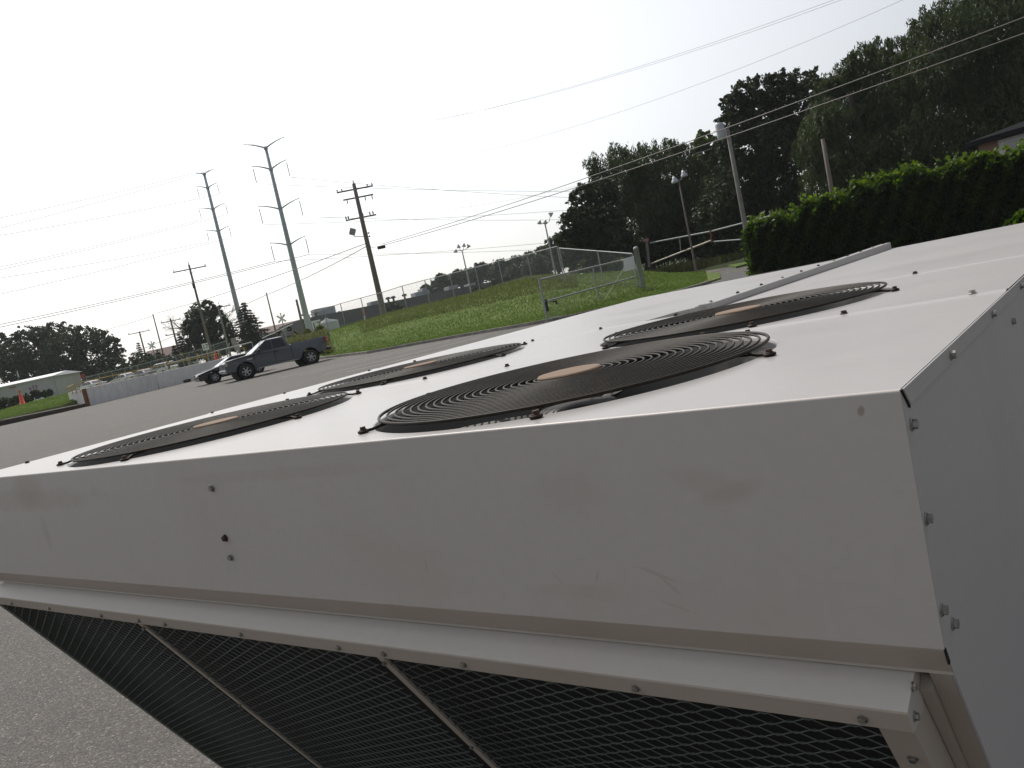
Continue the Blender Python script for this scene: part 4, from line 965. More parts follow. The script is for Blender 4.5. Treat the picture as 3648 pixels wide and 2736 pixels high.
# ================================================================== walls, rails and fences on the left
def wall_along(mb, A, B, z0a, z0b, z1a, z1b, th):
    A, B = np.array(A[:2]), np.array(B[:2]); d = (B-A)/np.linalg.norm(B-A); n = np.array([-d[1], d[0]]); n = n if n @ F2 > 0 else -n
    mb.hexa([(*A, z0a), (*B, z0b), (*(B+n*th), z0b), (*(A+n*th), z0a), (*A, z1a), (*B, z1b), (*(B+n*th), z1b), (*(A+n*th), z1a)])
wa, wb_ = gpt(191, 877), gpt(424, 820.5); wdir = (wb_-wa)/np.linalg.norm((wb_-wa)[:2]); we_ = wa+wdir*13.2
wt = lambda p: CAMH+.42
root = thing('retaining_wall', 'long stained concrete retaining wall at the far edge of the car park', 'wall', (wa[0], wa[1], plane_z(62)))
def rel_build(mb, nm, ma, root, **k):
    L = Vector(root.location); mb.v = [tuple(Vector(p)-L) for p in mb.v]; return mb.build(nm, ma, root, **k)
Lw = np.linalg.norm((wb_-wa)[:2]); j1 = wa+wdir*(Lw*.63); 
mb = MB(); wall_along(mb, wa, j1-wdir*.03, plane_z(61)-.2, plane_z(66)-.2, CAMH+.40, CAMH+.40, .35); rel_build(mb, 'wall_panel', M_stained, root, bevel=.03)
mb = MB(); wall_along(mb, j1+wdir*.03, we_, plane_z(66)-.2, plane_z(74)-.2, CAMH+.42, CAMH+.46, .35); rel_build(mb, 'wall_panel', M_conc, root, bevel=.03)
le = pt(146, 848, 65.5); mb = MB(); wall_along(mb, (le[0], le[1]), wa-wdir*.10, plane_z(62)-.2, plane_z(61)-.2, CAMH+.36, CAMH+.40, .35); rel_build(mb, 'wall_return', M_stained, root, bevel=.03)
mb = MB(); nrm = np.array([-wdir[1], wdir[0]]); nrm = nrm if nrm @ F2 < 0 else -nrm; c0 = wa[:2]-wdir[:2]*.05+nrm*.05
mb.box((*c0, (plane_z(61)+CAMH+.38)/2), (.24, .24, CAMH+.38-plane_z(61)), Matrix.Rotation(math.atan2(wdir[1], wdir[0]), 3, 'Z')); rel_build(mb, 'corner_post', M_rustp, root, bevel=.02)
mb = MB(); wall_along(mb, wa+wdir*(Lw*.66)-np.array([*F2*.04, 0]), we_-np.array([*F2*.04, 0]), plane_z(66)-.1, plane_z(74)-.1, plane_z(66)+.22, plane_z(74)+.22, .30); rel_build(mb, 'wall_footing', M_stained, root)
sb = thing('sandbag', 'dark lump of a sandbag lying at the foot of the concrete wall', 'sandbag', gpt(405, 826)); mb = MB(); mb.lathe([(0,-.45),(.13,-.40),(.18,-.1),(.17,.2),(.12,.42),(0,.45)], c=(0,0,.14), n=10, axis='x'); mb.build('bag', mat('sandbag_cloth', (.03,.03,.03), .9), sb)
def rail(name, label, A, B, z0, hgt, nposts, ma, cat='railing', rails=(1.0,), rad=.035):
    A, B = Vector(A), Vector(B); root = thing(name, label, cat, A)
    for k in range(nposts):
        s = k/(nposts-1); p = (B-A)*s; mb = MB().tube([(p.x, p.y, p.z-.25), (p.x, p.y, p.z+hgt)], rad, 6); mb.build('post', ma, root)
    for h in rails:
        mb = MB().tube([(0,0,hgt*h), ((B-A).x, (B-A).y, (B-A).z+hgt*h)], rad*1.1, 6); mb.build('rail', ma, root)
    return root
nb = np.array([*(-nrm*.18), 0])
A0 = np.array([*(wa-wdir*.2)[:2], CAMH+.40])+nb; B0 = np.array([*(wa+wdir*(Lw+3.2))[:2], CAMH+.45])+nb
rail('railing', 'low rusty yellow railing along the top of the concrete wall', A0, B0, 0, .50, 9, M_yellow, rad=.03)
C0 = np.array([*pt(147.5, 845, 65.8)[:2], CAMH+.38]); rail('railing', 'short yellow railing on the left return of the concrete wall', C0, A0-np.array([*wdir[:2]*.3, 0]), 0, .42, 3, M_yellow, rad=.04)
def ground_pt(u, d): p = pt(u, HU(u), d); return np.array([p[0], p[1], gz(p[0], p[1])])
rail('guard_rail', 'grey pipe rail behind the yellow railing, ending near the black coupe', ground_pt(369, 84), ground_pt(478, 80), 0, .85, 6, M_galv, rad=.045)
rail('guard_rail', 'long grey handrail reaching from the black coupe to behind the pickup truck', np.array([*pt(470, HU(470), 76)[:2], CAMH+.45]), np.array([*pt(552, HU(552), 70)[:2], CAMH+.45]), 0, .80, 4, M_galv, rad=.05)
def chain_fence(name, label, pts_, hgt, postr=.03, railr=.025, fabric=True):
    """pts_: list of ground points, one per post"""
    root = thing(name, label, 'fence', pts_[0]); L = Vector(root.location); Q = [Vector(p)-L for p in pts_]
    for q in Q: MB().tube([(q.x, q.y, q.z-.3), (q.x, q.y, q.z+hgt)], postr, 7).build('post', M_galv, root)
    MB().tube([(q.x, q.y, q.z+hgt-.03) for q in Q], railr, 6).build('top_rail', M_galv, root)
    if fabric:
        me = bpy.data.meshes.new('chain_link'); V = []; Fc = []; s = 0; S = []
        for i, q in enumerate(Q):
            if i: s += (Q[i]-Q[i-1]).length
            V += [(q.x, q.y, q.z+.03), (q.x, q.y, q.z+hgt-.05)]; S += [(s, 0), (s, hgt-.08)]
        for i in range(len(Q)-1): Fc.append((2*i, 2*i+2, 2*i+3, 2*i+1))
        me.from_pydata(V, [], Fc); uv = me.uv_layers.new(name='UVMap')
        for l in me.loops: uv.data[l.index].uv = S[l.vertex_index]
        me.materials.append(M_chain); link(bpy.data.objects.new('chain_link', me), root)
    return root
chain_fence('chain_link_fence', 'grey chain link fence running behind the yellow railing on the left', [ground_pt(u, np.interp(u, [200, 500], [102, 92])) for u in np.linspace(195, 500, 12)], 1.9, .03)
# fence on the mound: from its corner it runs far away to the left, and on the right down to the gate post
def fpts(uv_d):
    out = []
    for u, v, d in uv_d:
        p = pt(u, v, d); out.append((p[0], p[1], p[2]))
    return out
def mound_fence():
    top = [(1203, 531), (1138, 549), (1076, 563), (1026, 577), (971, 591), (917, 604), (868, 617), (824, 631), (779, 643), (735, 655), (699, 667), (668, 680)]
    ds = np.interp(range(len(top)), [0, 5, 11], [47, 63, 78]); G = []
    H = 2.35
    for (u, v), d in zip(top, ds):
        p = pt(u, v, d); G.append((p[0], p[1], p[2]-H))
    chain_fence('chain_link_fence', 'tall chain link fence along the top of the grass mound', G, H, .035, .03)
    tr = [(1207, 533), (1290, 541), (1366, 549)]; H2 = 2.2
    G = [(*pt(u, v, d)[:2], pt(u, v, d)[2]-h_) for (u, v), d, h_ in zip(tr, (46.6, 43, 40.2), (2.3, 2.25, 2.2))]
    chain_fence('chain_link_fence', 'short chain link fence from the mound corner down to the thick gate post', G, 2.25, .035, .03)
mound_fence()
gp_ = gpt(1394, 641); gtop = pt(1371, 538, 40.4)
gpost = thing('gate_post', 'thick grey steel gate post with a domed cap in front of the mound', 'post', (gp_[0], gp_[1], gp_[2]-.05)); hh = gtop[2]-gp_[2]+.02
MB().lathe([(.125, 0), (.125, hh), (.13, hh), (.13, hh+.03), (.10, hh+.09), (.05, hh+.12), (0, hh+.125)], n=20).build('pipe', M_galv, gpost)
mb = MB(); [mb.box((-.10, -.06, z), (.16, .16, .06)) for z in (hh*.30, hh*.72)]; mb.lathe([(.19, 0), (.16, .12), (.128, .14)], n=16); mb.build('hinge_bands', M_galv, gpost)
def gate():
    a = pt(1367, 556.5, 40.1); b = pt(1164, 604.5, 35.2); a2 = pt(1381, 596, 40.1); b2 = pt(1176, 652, 35.2)
    root = thing('swing_gate', 'open chain link swing gate with two pipe rails hanging from the thick post', 'gate', (b[0], b[1], plane_z(35.2)+.1)); L = np.array(root.location)
    zt_a, zt_b = a[2], b[2]; zm_a, zm_b = a2[2], b2[2]; zb_a, zb_b = plane_z(40)+.12, plane_z(35)+.12
    dirv = (a-b); V = lambda p, z: (p[0]-L[0], p[1]-L[1], z-L[2])
    md = a+(b-a)*.46
    for nm, za, zb in (('top_rail', zt_a, zt_b), ('middle_rail', zm_a, zm_b), ('bottom_rail', zb_a, zb_b)): MB().tube([V(a, za), V(b, zb)], .036, 8).build(nm, M_galv, root)
    MB().tube([V(b, zt_b+.05), V(b, zb_b-.15)], .045, 8).build('end_post', M_galv, root); MB().tube([V(a, zt_a), V(a, zb_a)], .04, 8).build('end_post', M_galv, root)
    MB().tube([V(md, (zt_a+zt_b)/2), V(md, (zb_a+zb_b)/2)], .032, 8).build('middle_post', M_galv, root)
    q = a+(b-a)*.05; MB().tube([V(q, zt_a-.1), V(md, (zb_a+zb_b)/2)], .010, 5).build('truss_rod', M_galv, root)
    mb = MB(); z = zm_b-.12; mb.box(V(b+(a-b)*.02, z-.05), (.09, .09, .5)); mb.box(V(b+(a-b)*.09, z+.05), (.3, .08, .05)); mb.box(V(b+(a-b)*.115, z-.02), (.06, .06, .16)); mb.build('latch', M_black, root)
    me = bpy.data.meshes.new('chain_link'); n_ = np.linalg.norm((a-b)[:2])
    me.from_pydata([V(b, zb_b), V(a, zb_a), V(a, zt_a), V(b, zt_b)], [], [(0,1,2,3)]); uv = me.uv_layers.new(name='UVMap')
    for l in me.loops: uv.data[l.index].uv = [(0,0), (n_,0), (n_,zt_a-zb_a), (0,zt_b-zb_b)][l.vertex_index]
    me.materials.append(M_chain); link(bpy.data.objects.new('chain_link', me), root)
    # blank notice board tied to the gate
    s = [pt(1346, 559, 39.4), pt(1369, 552.5, 39.9), pt(1372, 580.5, 39.9), pt(1349, 587, 39.4)]; nn = np.array([-F2[0], -F2[1], 0])*.05
    sg = thing('notice_board', 'blank white notice board tied to the gate next to the thick post', 'sign', s[3]); L2 = np.array(sg.location)
    MB().hexa([tuple(p+nn-L2) for p in (s[3], s[2])]+[tuple(p+nn*1.4-L2) for p in (s[2], s[3])]+[tuple(p+nn-L2) for p in (s[0], s[1])]+[tuple(p+nn*1.4-L2) for p in (s[1], s[0])]).build('board', M_sign, sg, fix=True)
gate()
# barrier gate by the street
def barrier():
    d0, d1 = 62, 56; B = lambda u, v, d: pt(u, v, d)
    p0 = B(1402, 576, 66); root = thing('barrier_gate', 'galvanised pipe barrier gate across the gravel drive, with a slanting lower rail', 'gate', (p0[0], p0[1], plane_z(66))); L = np.array(root.location)
    V = lambda u, v, d: tuple(B(u, v, d)-L)
    MB().tube([V(1396.5, 521, 66), V(1403, 577, 66)], .11, 8).build('post', M_polegrey, root); MB().box(V(1395, 519, 66), (.34, .34, .22)).build('post_cap', mat('faded_red', (.42, .22, .19), .7), root, bevel=.03)
    MB().tube([V(1404, 525, 65.9), V(1535, 500, 62), V(1664, 466.5, 58)], .055, 8).build('top_rail', M_galv, root)
    MB().tube([V(1407, 569.5, 65.9), V(1536, 519.5, 62)], .055, 8).build('lower_rail', mat('cream_pipe', (.55, .50, .40), .5, .2), root); MB().tube([V(1542, 522, 62), V(1670, 512, 58)], .05, 8).build('lower_rail', M_galv, root)
    MB().tube([V(1534, 495, 62), V(1538, 524, 62)], .075, 8).build('middle_post', M_rustp, root)
    for u, va, vb in ((1468, 513, 546), (1612, 482, 516.5)): MB().tube([V(u, va, 64 if u < 1500 else 60), V(u+3, vb, 64 if u < 1500 else 60)], .03, 6).build('stay', M_galv, root)
    MB().tube([V(1664, 455, 58), V(1672, 528, 58)], .11, 8).build('post', M_polegrey, root)
barrier()
# timber edging and marker at the far left
mb = MB(); es = [gpt(u, v) for u, v in ((-260, 978), (-120, 948), (0, 920.5), (70, 905), (140, 889.5), (186, 878.5))]
root = thing('timber_edging', 'low dark timber edging between the car park and the grass bank', 'edging', es[0]); L = np.array(root.location)
for i in range(len(es)-1):
    a, b = es[i]-L, es[i+1]-L; k0, k1 = (.52-.045*i, .52-.045*(i+1)); d = (b-a)/np.linalg.norm((b-a)[:2]); n = np.array([-d[1], d[0], 0]); n = n if n[:2] @ F2 > 0 else -n; n = n*.35
    mb.hexa([tuple(a+(0,0,-.2)), tuple(b+(0,0,-.2)), tuple(b+n+(0,0,-.2)), tuple(a+n+(0,0,-.2)), tuple(a+(0,0,k0-.06)), tuple(b+(0,0,k1-.06)), tuple(b+n+(0,0,k1)), tuple(a+n+(0,0,k0))])
mb.build('timbers', M_timber, root, fix=True)
p = pt(51, 879, 76); root = thing('channeliser_post', 'orange channeliser post standing on the grass bank before the shed', 'road marker', p)
MB().lathe([(.27, 0), (.27, .06), (.22, .07), (.14, 1.15), (.10, 1.18)], n=14).build('cone_body', M_orange, root); MB().lathe([(.07, 1.18), (.07, 1.35), (.11, 1.37), (.11, 1.62), (0, 1.64)], n=12).build('post_top', mat('pale_orange', (.55, .22, .10), .6), root)
p = pt(0, 872, 84); root = thing('channeliser_post', 'rusty orange post cut by the left edge of the view', 'road marker', p); MB().lathe([(.18, 0), (.16, 1.1), (.19, 1.15), (.17, 2.3), (0, 2.34)], n=12).build('post_body', M_rustp, root)
p = pt(472, 793, 74); root = thing('traffic_cone', 'small orange traffic cone behind the right end of the concrete wall', 'traffic cone', (p[0], p[1], CAMH+.40)); MB().box((0,0,.03), (.42,.42,.06)).build('base', M_orange, root); MB().lathe([(.17, .06), (.04, .85), (.03, .86), (0, .86)], n=14).build('cone', M_orange, root)
# ================================================================== buildings
def frame_at(uL, uR, dL, dR):
    a = pt(uL, HU(uL), dL); b = pt(uR, HU(uR), dR); X = (b-a)[:2]; W = np.linalg.norm(X); X = X/W; Y = np.array([-X[1], X[0]]); Y = Y if Y @ F2 > 0 else -Y
    return a, X, Y, W, math.atan2(X[1], X[0])
def zrel(u, v, d): return pt(u, v, d)[2]
# low shed on the left
a, X, Y, W, rz = frame_at(-120, 129, 112, 112); z0 = gz(*ground_pt(60, 112)[:2])-.2; zev = zrel(125, 810, 112)-z0; zrf = zrel(118, 802, 112)-z0+.15
shed = thing('long_shed', 'long low grey shed with a pale metal roof on the left', 'shed', (*a[:2], z0), rz)
mb = MB(); mb.prism([(0,0),(W,0),(W,7),(0,7)], lambda x, y, h: (x, y, h), -.5, zev); mb.build('wall', M_shedwall, shed, fix=True)
mb = MB(); mb.hexa([(-.3,-.35,zev-.04),(W+.3,-.35,zev-.04),(W+.3,7.3,zev-.04),(-.3,7.3,zev-.04),(-.3,-.35,zev+.06),(W+.3,-.35,zev+.06),(W+.05,3.5,zev+.48),(-.05,3.5,zev+.48)]); mb.hexa([(-.3,7.3,zev-.03),(W+.3,7.3,zev-.03),(W+.3,7.31,zev),(-.3,7.31,zev),(-.05,3.51,zev+.46),(W+.05,3.51,zev+.46),(W+.05,3.52,zev+.47),(-.05,3.52,zev+.47)])
mb.build('roof', M_shedroof, shed, fix=True); MB().tube([(W+.06,-.1,zev), (W+.08,-.15,1.2), (W+.5,-.4,.3)], .07, 6).build('downpipe', M_galv, shed)
mb = MB(); bx = W-3.4; rnd = np.random.default_rng(2)
for k, (dx, dz, w_, h_) in enumerate(((0,0,.5,.7),(.45,.12,.4,.8),(.85,.1,.45,.75),(.2,-.35,.5,.3),(.7,-.3,.5,.35))): mb.box((bx+dx, -.012-.002*k, zev-1.0+dz), (w_*.6, .02, h_*.6))
mb.build('spray_paint', mat('spray_purple', (.20,.16,.30), .7, noise=(3,.9,(.34,.14,.14))), shed)
MB().box((W-5.6, -.012, zev-.35), (.9, .02, .16)).build('spray_paint', mat('spray_red', (.30,.15,.14), .7), shed); MB().box((W-14.5, -.04, zev-1.1), (.5, .1, .4)).build('meter_box', M_black, shed)
MB().tube([(W-6.5, 3.5, zev+.9), (W-6.5, 3.5, zev+1.7)], .09, 8).build('roof_pipe', M_galv, shed)
# brown roofed house behind
def gable(name, label, uL, uR, d, vtop, vev, depth, roofm, wallm, winm=None):
    a, X, Y, W, rz = frame_at(uL, uR, d, d); z0 = gz(*a[:2])-.5; ze = zrel(uL, vev, d)-z0; zt_ = zrel(uL, vtop, d)-z0
    h = thing(name, label, 'building', (*a[:2], z0), rz)
    MB().prism([(0,0),(W,0),(W,depth),(0,depth)], lambda x, y, q: (x, y, q), -.5, ze).build('wall', wallm, h, fix=True)
    mb = MB(); mb.hexa([(-.5,-.6,ze-.03),(W+.5,-.6,ze-.03),(W+.5,depth+.6,ze-.03),(-.5,depth+.6,ze-.03),(-.5,-.6,ze+.15),(W+.5,-.6,ze+.15),(W+.2,depth/2,zt_),(-.2,depth/2,zt_)]); mb.build('roof', roofm, h, fix=True)
    return h, W, ze, zt_
h, W, ze, zt_ = gable('brown_roofed_house', 'house with a pinkish brown roof behind the left utility poles', 312, 392, 158, 758, 790, 10, M_shingle, M_indwall); MB().box((W*.6, -.02, ze*.55), (3, .05, 1.1)).build('window', M_dark, h)
h, W, ze, zt_ = gable('long_building', 'long building with a pinkish brown roof and pale eaves behind the pickup truck', 540, 652, 150, 712, 729, 10, M_shingle, M_indfascia); MB().box((W/2, -.45, ze-.18), (W, .5, .28)).build('eaves_band', M_tankw, h); MB().box((W/2, -.55, ze-1.2), (W*.98, .12, .22)).build('canopy_edge', M_tankw, h)
# grey block building with a dark roof band beyond the mound
def ind():
    a, X, Y, W, rz = frame_at(668, 1110, 118, 132); z0 = 1.2; zt_ = lambda s: zrel(668, 686, 118)+(zrel(1110, 599, 132)-zrel(668, 686, 118))*s-z0
    r = thing('block_building', 'long grey block building with a dark band under its flat roof, beyond the mound', 'building', (*a[:2], z0), rz); T0, T1 = zt_(0), zt_(1)
    hx = lambda x0, x1, y0, y1, za0, za1, zb0, zb1: [(x0,y0,za0),(x1,y0,za1),(x1,y1,za1),(x0,y1,za0),(x0,y0,zb0),(x1,y0,zb1),(x1,y1,zb1),(x0,y1,zb0)]
    MB().hexa(hx(0,W,0,16,-1,-1,T0-1.75,T1-1.5)).build('wall', M_indwall, r, fix=True)
    MB().hexa(hx(-.4,W+.4,-.5,16.4,T0-1.75,T1-1.5,T0,T1)).build('roof', M_indfascia, r, fix=True)
    for xx, w_, h_ in ((W*.13, 3.2, 1.3), (W*.37, 1.7, .8), (W*.60, 2.4, .9), (W*.615, .8, 1.3), (W*.76, 1.6, .8), (W*.86, 1.2, .6)):
        MB().box((xx, 5, T0+(T1-T0)*xx/W+h_/2-.1), (w_, 2.2, h_)).build('roof_unit', M_trans if w_ > 2 else M_galv, r, bevel=.05)
    for xx in (W*.42, W*.445, W*.50, W*.03, W*.08, W*.66): MB().lathe([(.16,0),(.16,.55),(.42,.6),(.36,.85),(0,.95)], c=(xx, 3, T0+(T1-T0)*xx/W-.05), n=10).build('roof_vent', M_indfascia, r)
    for xx in (W*.52, W*.70, W*.30): MB().box((xx, -.03, 1.2), (2.2, .08, 2.6)).build('door', M_indfascia, r)
    for xx in (W*.16, W*.34, W*.58, W*.86): MB().box((xx, -.06, 1.7), (.35, .16, 5.0)).build('wall_pier', M_indwall, r)
ind()
p = ground_pt(716, 108); pk = zrel(716, 689, 108); R_ = 1.42; tk = thing('storage_tank', 'round white storage tank with a low cone roof beside the grass mound', 'tank', (p[0], p[1], p[2]-.8)); H_ = pk-p[2]+.8
MB().lathe([(R_, 0), (R_, H_-.35)], n=28).build('shell', M_tankw, tk); MB().lathe([(R_+.04, H_-.37), (R_+.03, H_-.30), (.2, H_+.12), (.2, H_+.25), (0, H_+.26)], n=28).build('roof', M_shedroof, tk); MB().box((-.3, -R_-.01, H_*.55), (.06, .05, H_*.8)).build('ladder', M_galv, tk)
# brick house on the right
def bhouse():
    a, X, Y, W, rz = frame_at(2131, 2420, 42, 36); z0 = plane_z(42)+.2; r = thing('brick_house', 'red brick house with a dark roof at the right edge, above the ivy hedge', 'house', (*a[:2], z0), rz)
    ze = zrel(2135, 309, 42)-z0
    MB().prism([(0,0),(W,0),(W,8),(0,8)], lambda x, y, q: (x, y, q), -.3, ze+.2).build('wall', M_brick, r, fix=True)
    zt2 = ze+1.0
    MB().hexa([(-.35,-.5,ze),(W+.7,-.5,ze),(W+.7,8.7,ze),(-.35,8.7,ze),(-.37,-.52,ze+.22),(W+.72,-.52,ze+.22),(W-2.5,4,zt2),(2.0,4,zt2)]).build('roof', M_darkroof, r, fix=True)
    wx = 1.12; wd = MB().box((wx+1.5, -.03, ze-.62), (3.0, .10, 1.15)).build('window', M_shedwall, r); MB().box((wx+1.62, -.085, ze-.72), (2.6, .02, .74)).build('pane', M_wind, wd)
    MB().box((wx+1.5, -.09, ze-.28), (2.9, .03, .05)).build('sill_bar', M_galv, wd)
bhouse()
# ================================================================== poles and wires
def vpole(name, label, u, v, d, rb, rt, ma, base_z=None, group=None, sides=10):
    tp = pt(u, v, d); zb = gz(tp[0], tp[1]) if base_z is None else base_z
    root = thing(name, label, 'utility pole', (tp[0], tp[1], zb-.1), 0, group); H = tp[2]-zb+.1
    MB().lathe([(rb, 0), (rb+(rt-rb)*.5, H*.5), (rt, H), (0, H+.01)], n=sides).build('pole', ma, root); return root, H
def arm_dir(yaw): return np.array([R2[0]*math.cos(yaw)+F2[0]*math.sin(yaw), R2[1]*math.cos(yaw)+F2[1]*math.sin(yaw)])
def crossarm(root, h, L0, L1, yaw, ma=None, ins=(), up=True, brace=True, th=.11, insm=None, ilen=.22):
    d = arm_dir(yaw); ma = ma or M_polew; mb = MB(); Rz = Matrix.Rotation(math.atan2(d[1], d[0]), 3, 'Z'); c = (L1-L0)/2
    mb.box((d[0]*c, d[1]*c, h), (L0+L1, th, th*1.15), Rz); arm = mb.build('crossarm', ma, root)
    if brace:
        mb = MB(); [mb.tube([(d[0]*s*.75, d[1]*s*.75, h-.03), (0, 0, h-.62)], .022, 4) for s in (-1, 1)]; mb.build('brace', M_galv, arm)
    for s in ins:
        x, y = d[0]*s, d[1]*s; z = h+th*.6
        if up: MB().lathe([(.02, 0), (.05, .05), (.075, .07), (.045, .11), (.075, .14), (.05, ilen*.9), (0, ilen)], c=(x, y, z), n=8).build('insulator', insm or M_insul, arm)
        else: MB().lathe([(.02, 0), (.06, -.06), (.035, -.11), (.065, -.2), (.04, -.3), (.02, -.42)], c=(x, y, h-th*.5), n=8).build('insulator', insm or M_insg, arm)
    return arm
# the main wooden pole on the mound
P3, H3 = vpole('utility_pole', 'thick wooden utility pole with three crossarms and a floodlight, behind the grass mound', 764, 397, 80, .30, .17, M_polew)
k80 = 80/1798.0; hz = lambda v, u=764, d=80: pt(u, v, d)[2]-P3.location.z
yaw3 = math.radians(8)
crossarm(P3, hz(409, 766), 1.72, 1.72, yaw3, ins=(-1.65, -1.2, 1.2, 1.65), brace=False)
crossarm(P3, hz(427, 770), 1.30, 1.55, yaw3, ins=(-.95, .75, 1.4), up=False, brace=False)
crossarm(P3, hz(470, 780), 1.50, 1.42, yaw3, ins=(-1.42, -1.2, .18, .85, 1.15), brace=False, ilen=.34)
MB().tube([(0,0,H3-.02), (0,0,H3+.32)], .05, 7).build('top_pin', M_insul, P3)
d3 = arm_dir(yaw3)
mb = MB(); z = hz(511, 790); mb.tube([(0,0,z), (-d3[0]*.5, -d3[1]*.5, z+.12), (-d3[0]*1.05, -d3[1]*1.05, z+.22), (-d3[0]*1.1, -d3[1]*1.1, z+.35)], .035, 6); fa = mb.build('floodlight_arm', M_polew, P3)
MB().box((-d3[0]*1.12, -d3[1]*1.12, z+.68), (.56, .42, .62), Matrix.Rotation(math.atan2(d3[1], d3[0]), 3, 'Z') @ Matrix.Rotation(.42, 3, 'Y')).build('floodlight', M_lampbody, fa, bevel=.06)
mb = MB(); z = hz(505, 788); [mb.box((d3[0]*.32, d3[1]*.32, z-.32*k), (.12, .12, .12)) for k in range(2)]; mb.build('bracket', M_black, P3)
mb = MB(); [mb.tube([(d3[0]*s*1.3, d3[1]*s*1.3, hz(474, 781)), (d3[0]*s*1.2, d3[1]*s*1.2, hz(490, 783)), (d3[0]*s*.6, d3[1]*s*.6, hz(502, 785)), (0, 0, hz(508, 786))], .012, 4) for s in (-1, 1)]; mb.build('jumper_wire', M_wire, P3)
sp_ = pt(824, 534, 79); root = thing('splice_box', 'small black cable splice box hanging on the cables beside the thick pole', 'splice box', sp_); MB().box((0,0,0), (.75, .26, .30), Matrix.Rotation(math.atan2(R2[1], R2[0])+.1, 3, 'Z')).build('box', M_black, root, bevel=.05)
# left poles
Pa, Ha = vpole('utility_pole', 'dark wooden pole with one crossarm and a small street lamp', 408, 572, 105, .19, .12, M_polew)
crossarm(Pa, Ha-.55, 2.05, 2.0, math.radians(10), ins=(-1.9, 1.85)); MB().tube([(0,0,Ha), (0,0,Ha+.4)], .05, 6).build('top_pin', M_insul, Pa)
da = arm_dir(math.radians(10)); zl = Ha-5.5; la = MB().tube([(0,0,zl), (-da[0]*1.0, -da[1]*1.0, zl+.15), (-da[0]*1.35, -da[1]*1.35, zl)], .035, 6).build('lamp_arm', M_galv, Pa); MB().lathe([(.04, .25), (.1, .1), (.26, -.12), (.18, -.35), (0, -.4)], c=(-da[0]*1.35, -da[1]*1.35, zl-.05), n=12).build('street_lamp', M_lampbody, la)
MB().box((.12, -.12, Ha-2.6), (.25, .25, .7)).build('cutout_box', M_black, Pa)
Pb, Hb = vpole('utility_pole', 'small pole with one crossarm right of the wide oak', 301, 716, 150, .18, .12, M_polew); crossarm(Pb, Hb-.15, 2.0, 1.75, math.radians(10), ins=(-1.8, 1.6))
Pc, Hc = vpole('utility_pole', 'thin bare pole without crossarm left of the double crossarm pole', 330, 678, 140, .14, .09, M_polew)
Pd, Hd = vpole('utility_pole', 'pole with two crossarms just left of the full green tree', 367.6, 688, 130, .18, .12, M_polew); crossarm(Pd, Hd-.4, 1.5, 1.5, math.radians(8), ins=(-1.4, 1.4)); crossarm(Pd, zrel(374, 722, 130)-Pd.location.z, 1.3, 1.7, math.radians(8), ins=(-1.2, .6, 1.6), brace=False)
Pe, He = vpole('utility_pole', 'pole half hidden in foliage between the full green tree and the tall steel pole', 471, 662, 118, .17, .11, M_polegrey); crossarm(Pe, He-.15, .3, 1.7, math.radians(12), ins=(1.5,), brace=False)
Pf, Hf = vpole('utility_pole', 'leaning thin pole right of the spruce', 575, 632, 122, .14, .09, M_polew); Pf.rotation_euler = (0, 0, 0)
Pg, Hg = vpole('utility_pole', 'short bare pole just left of the larger steel pylon', 640, 647, 112, .19, .15, M_polew)
for (pp, hh, lab) in ((None, 0, ''),): pass
# right poles
Pr, Hr = vpole('utility_pole', 'grey wooden pole with a grey transformer, in front of the wood', 1570, 275, 52, .17, .12, M_polegrey, base_z=plane_z(52)-.2)
zt_ = zrel(1567, 275, 52)-Pr.location.z; tr = MB().lathe([(0, -.62), (.25, -.6), (.26, -.5), (.26, .28), (.22, .36), (.05, .40), (0, .40)], c=(-R2[0]*.42, -R2[1]*.42, zt_-.05), n=18).build('transformer', M_trans, Pr)
MB().lathe([(.04, 0), (.06, .08), (.04, .14), (.05, .2), (0, .25)], c=(-R2[0]*.42, -R2[1]*.42, zt_+.34), n=8).build('bushing', M_insul, tr)
Pr2, Hr2 = vpole('utility_pole', 'grey wooden pole rising behind the ivy hedge, its top lost in willow leaves', 1777, 300, 46, .15, .105, M_polew, base_z=plane_z(46)-.2)
def floodpole(name, label, u, v, d, heads, rb=.09, base_z=None, ma=M_galv):
    r, H = vpole(name, label, u, v, d, rb, rb*.6, ma, base_z); r['category'] = 'lamp post'
    for (dx, dz, tilt) in heads:
        x, y = R2*dx; mb = MB().tube([(0,0,H-.05), (x*.6, y*.6, H+.05), (x, y, H+dz)], .035, 6); ar = mb.build('lamp_arm', M_lampbody, r)
        rot = Matrix.Rotation(tilt, 3, Vector((F2[0], F2[1], 0)))
        MB().lathe([(0, .26), (.08, .25), (.12, .12), (.22, -.04), (.25, -.16), (.22, -.19), (0, -.20)], c=(x, y, H+dz), n=14, rot=rot).build('lamp_head', M_lamp, ar)
    return r
floodpole('lamp_post', 'floodlight pole with four lamps rising behind the middle of the mound fence', 998, 541, 100, [(-.75,.1,.3),(-.3,.55,.0),(.35,.55,.2),(.85,.35,-.4)], .11)
floodpole('lamp_post', 'floodlight pole with three lamps rising left of the dark rounded tree', 1177, 482, 84, [(-.5,.2,.3),(.05,.1,.2),(.75,.75,-.9)], .11)
floodpole('lamp_post', 'tall lamp post with two white lamp heads in front of the dark wood', 1466, 389, 58, [(-.28,.05,-.1),(.42,.32,-.1)], .085, plane_z(58)-.1, M_polew)
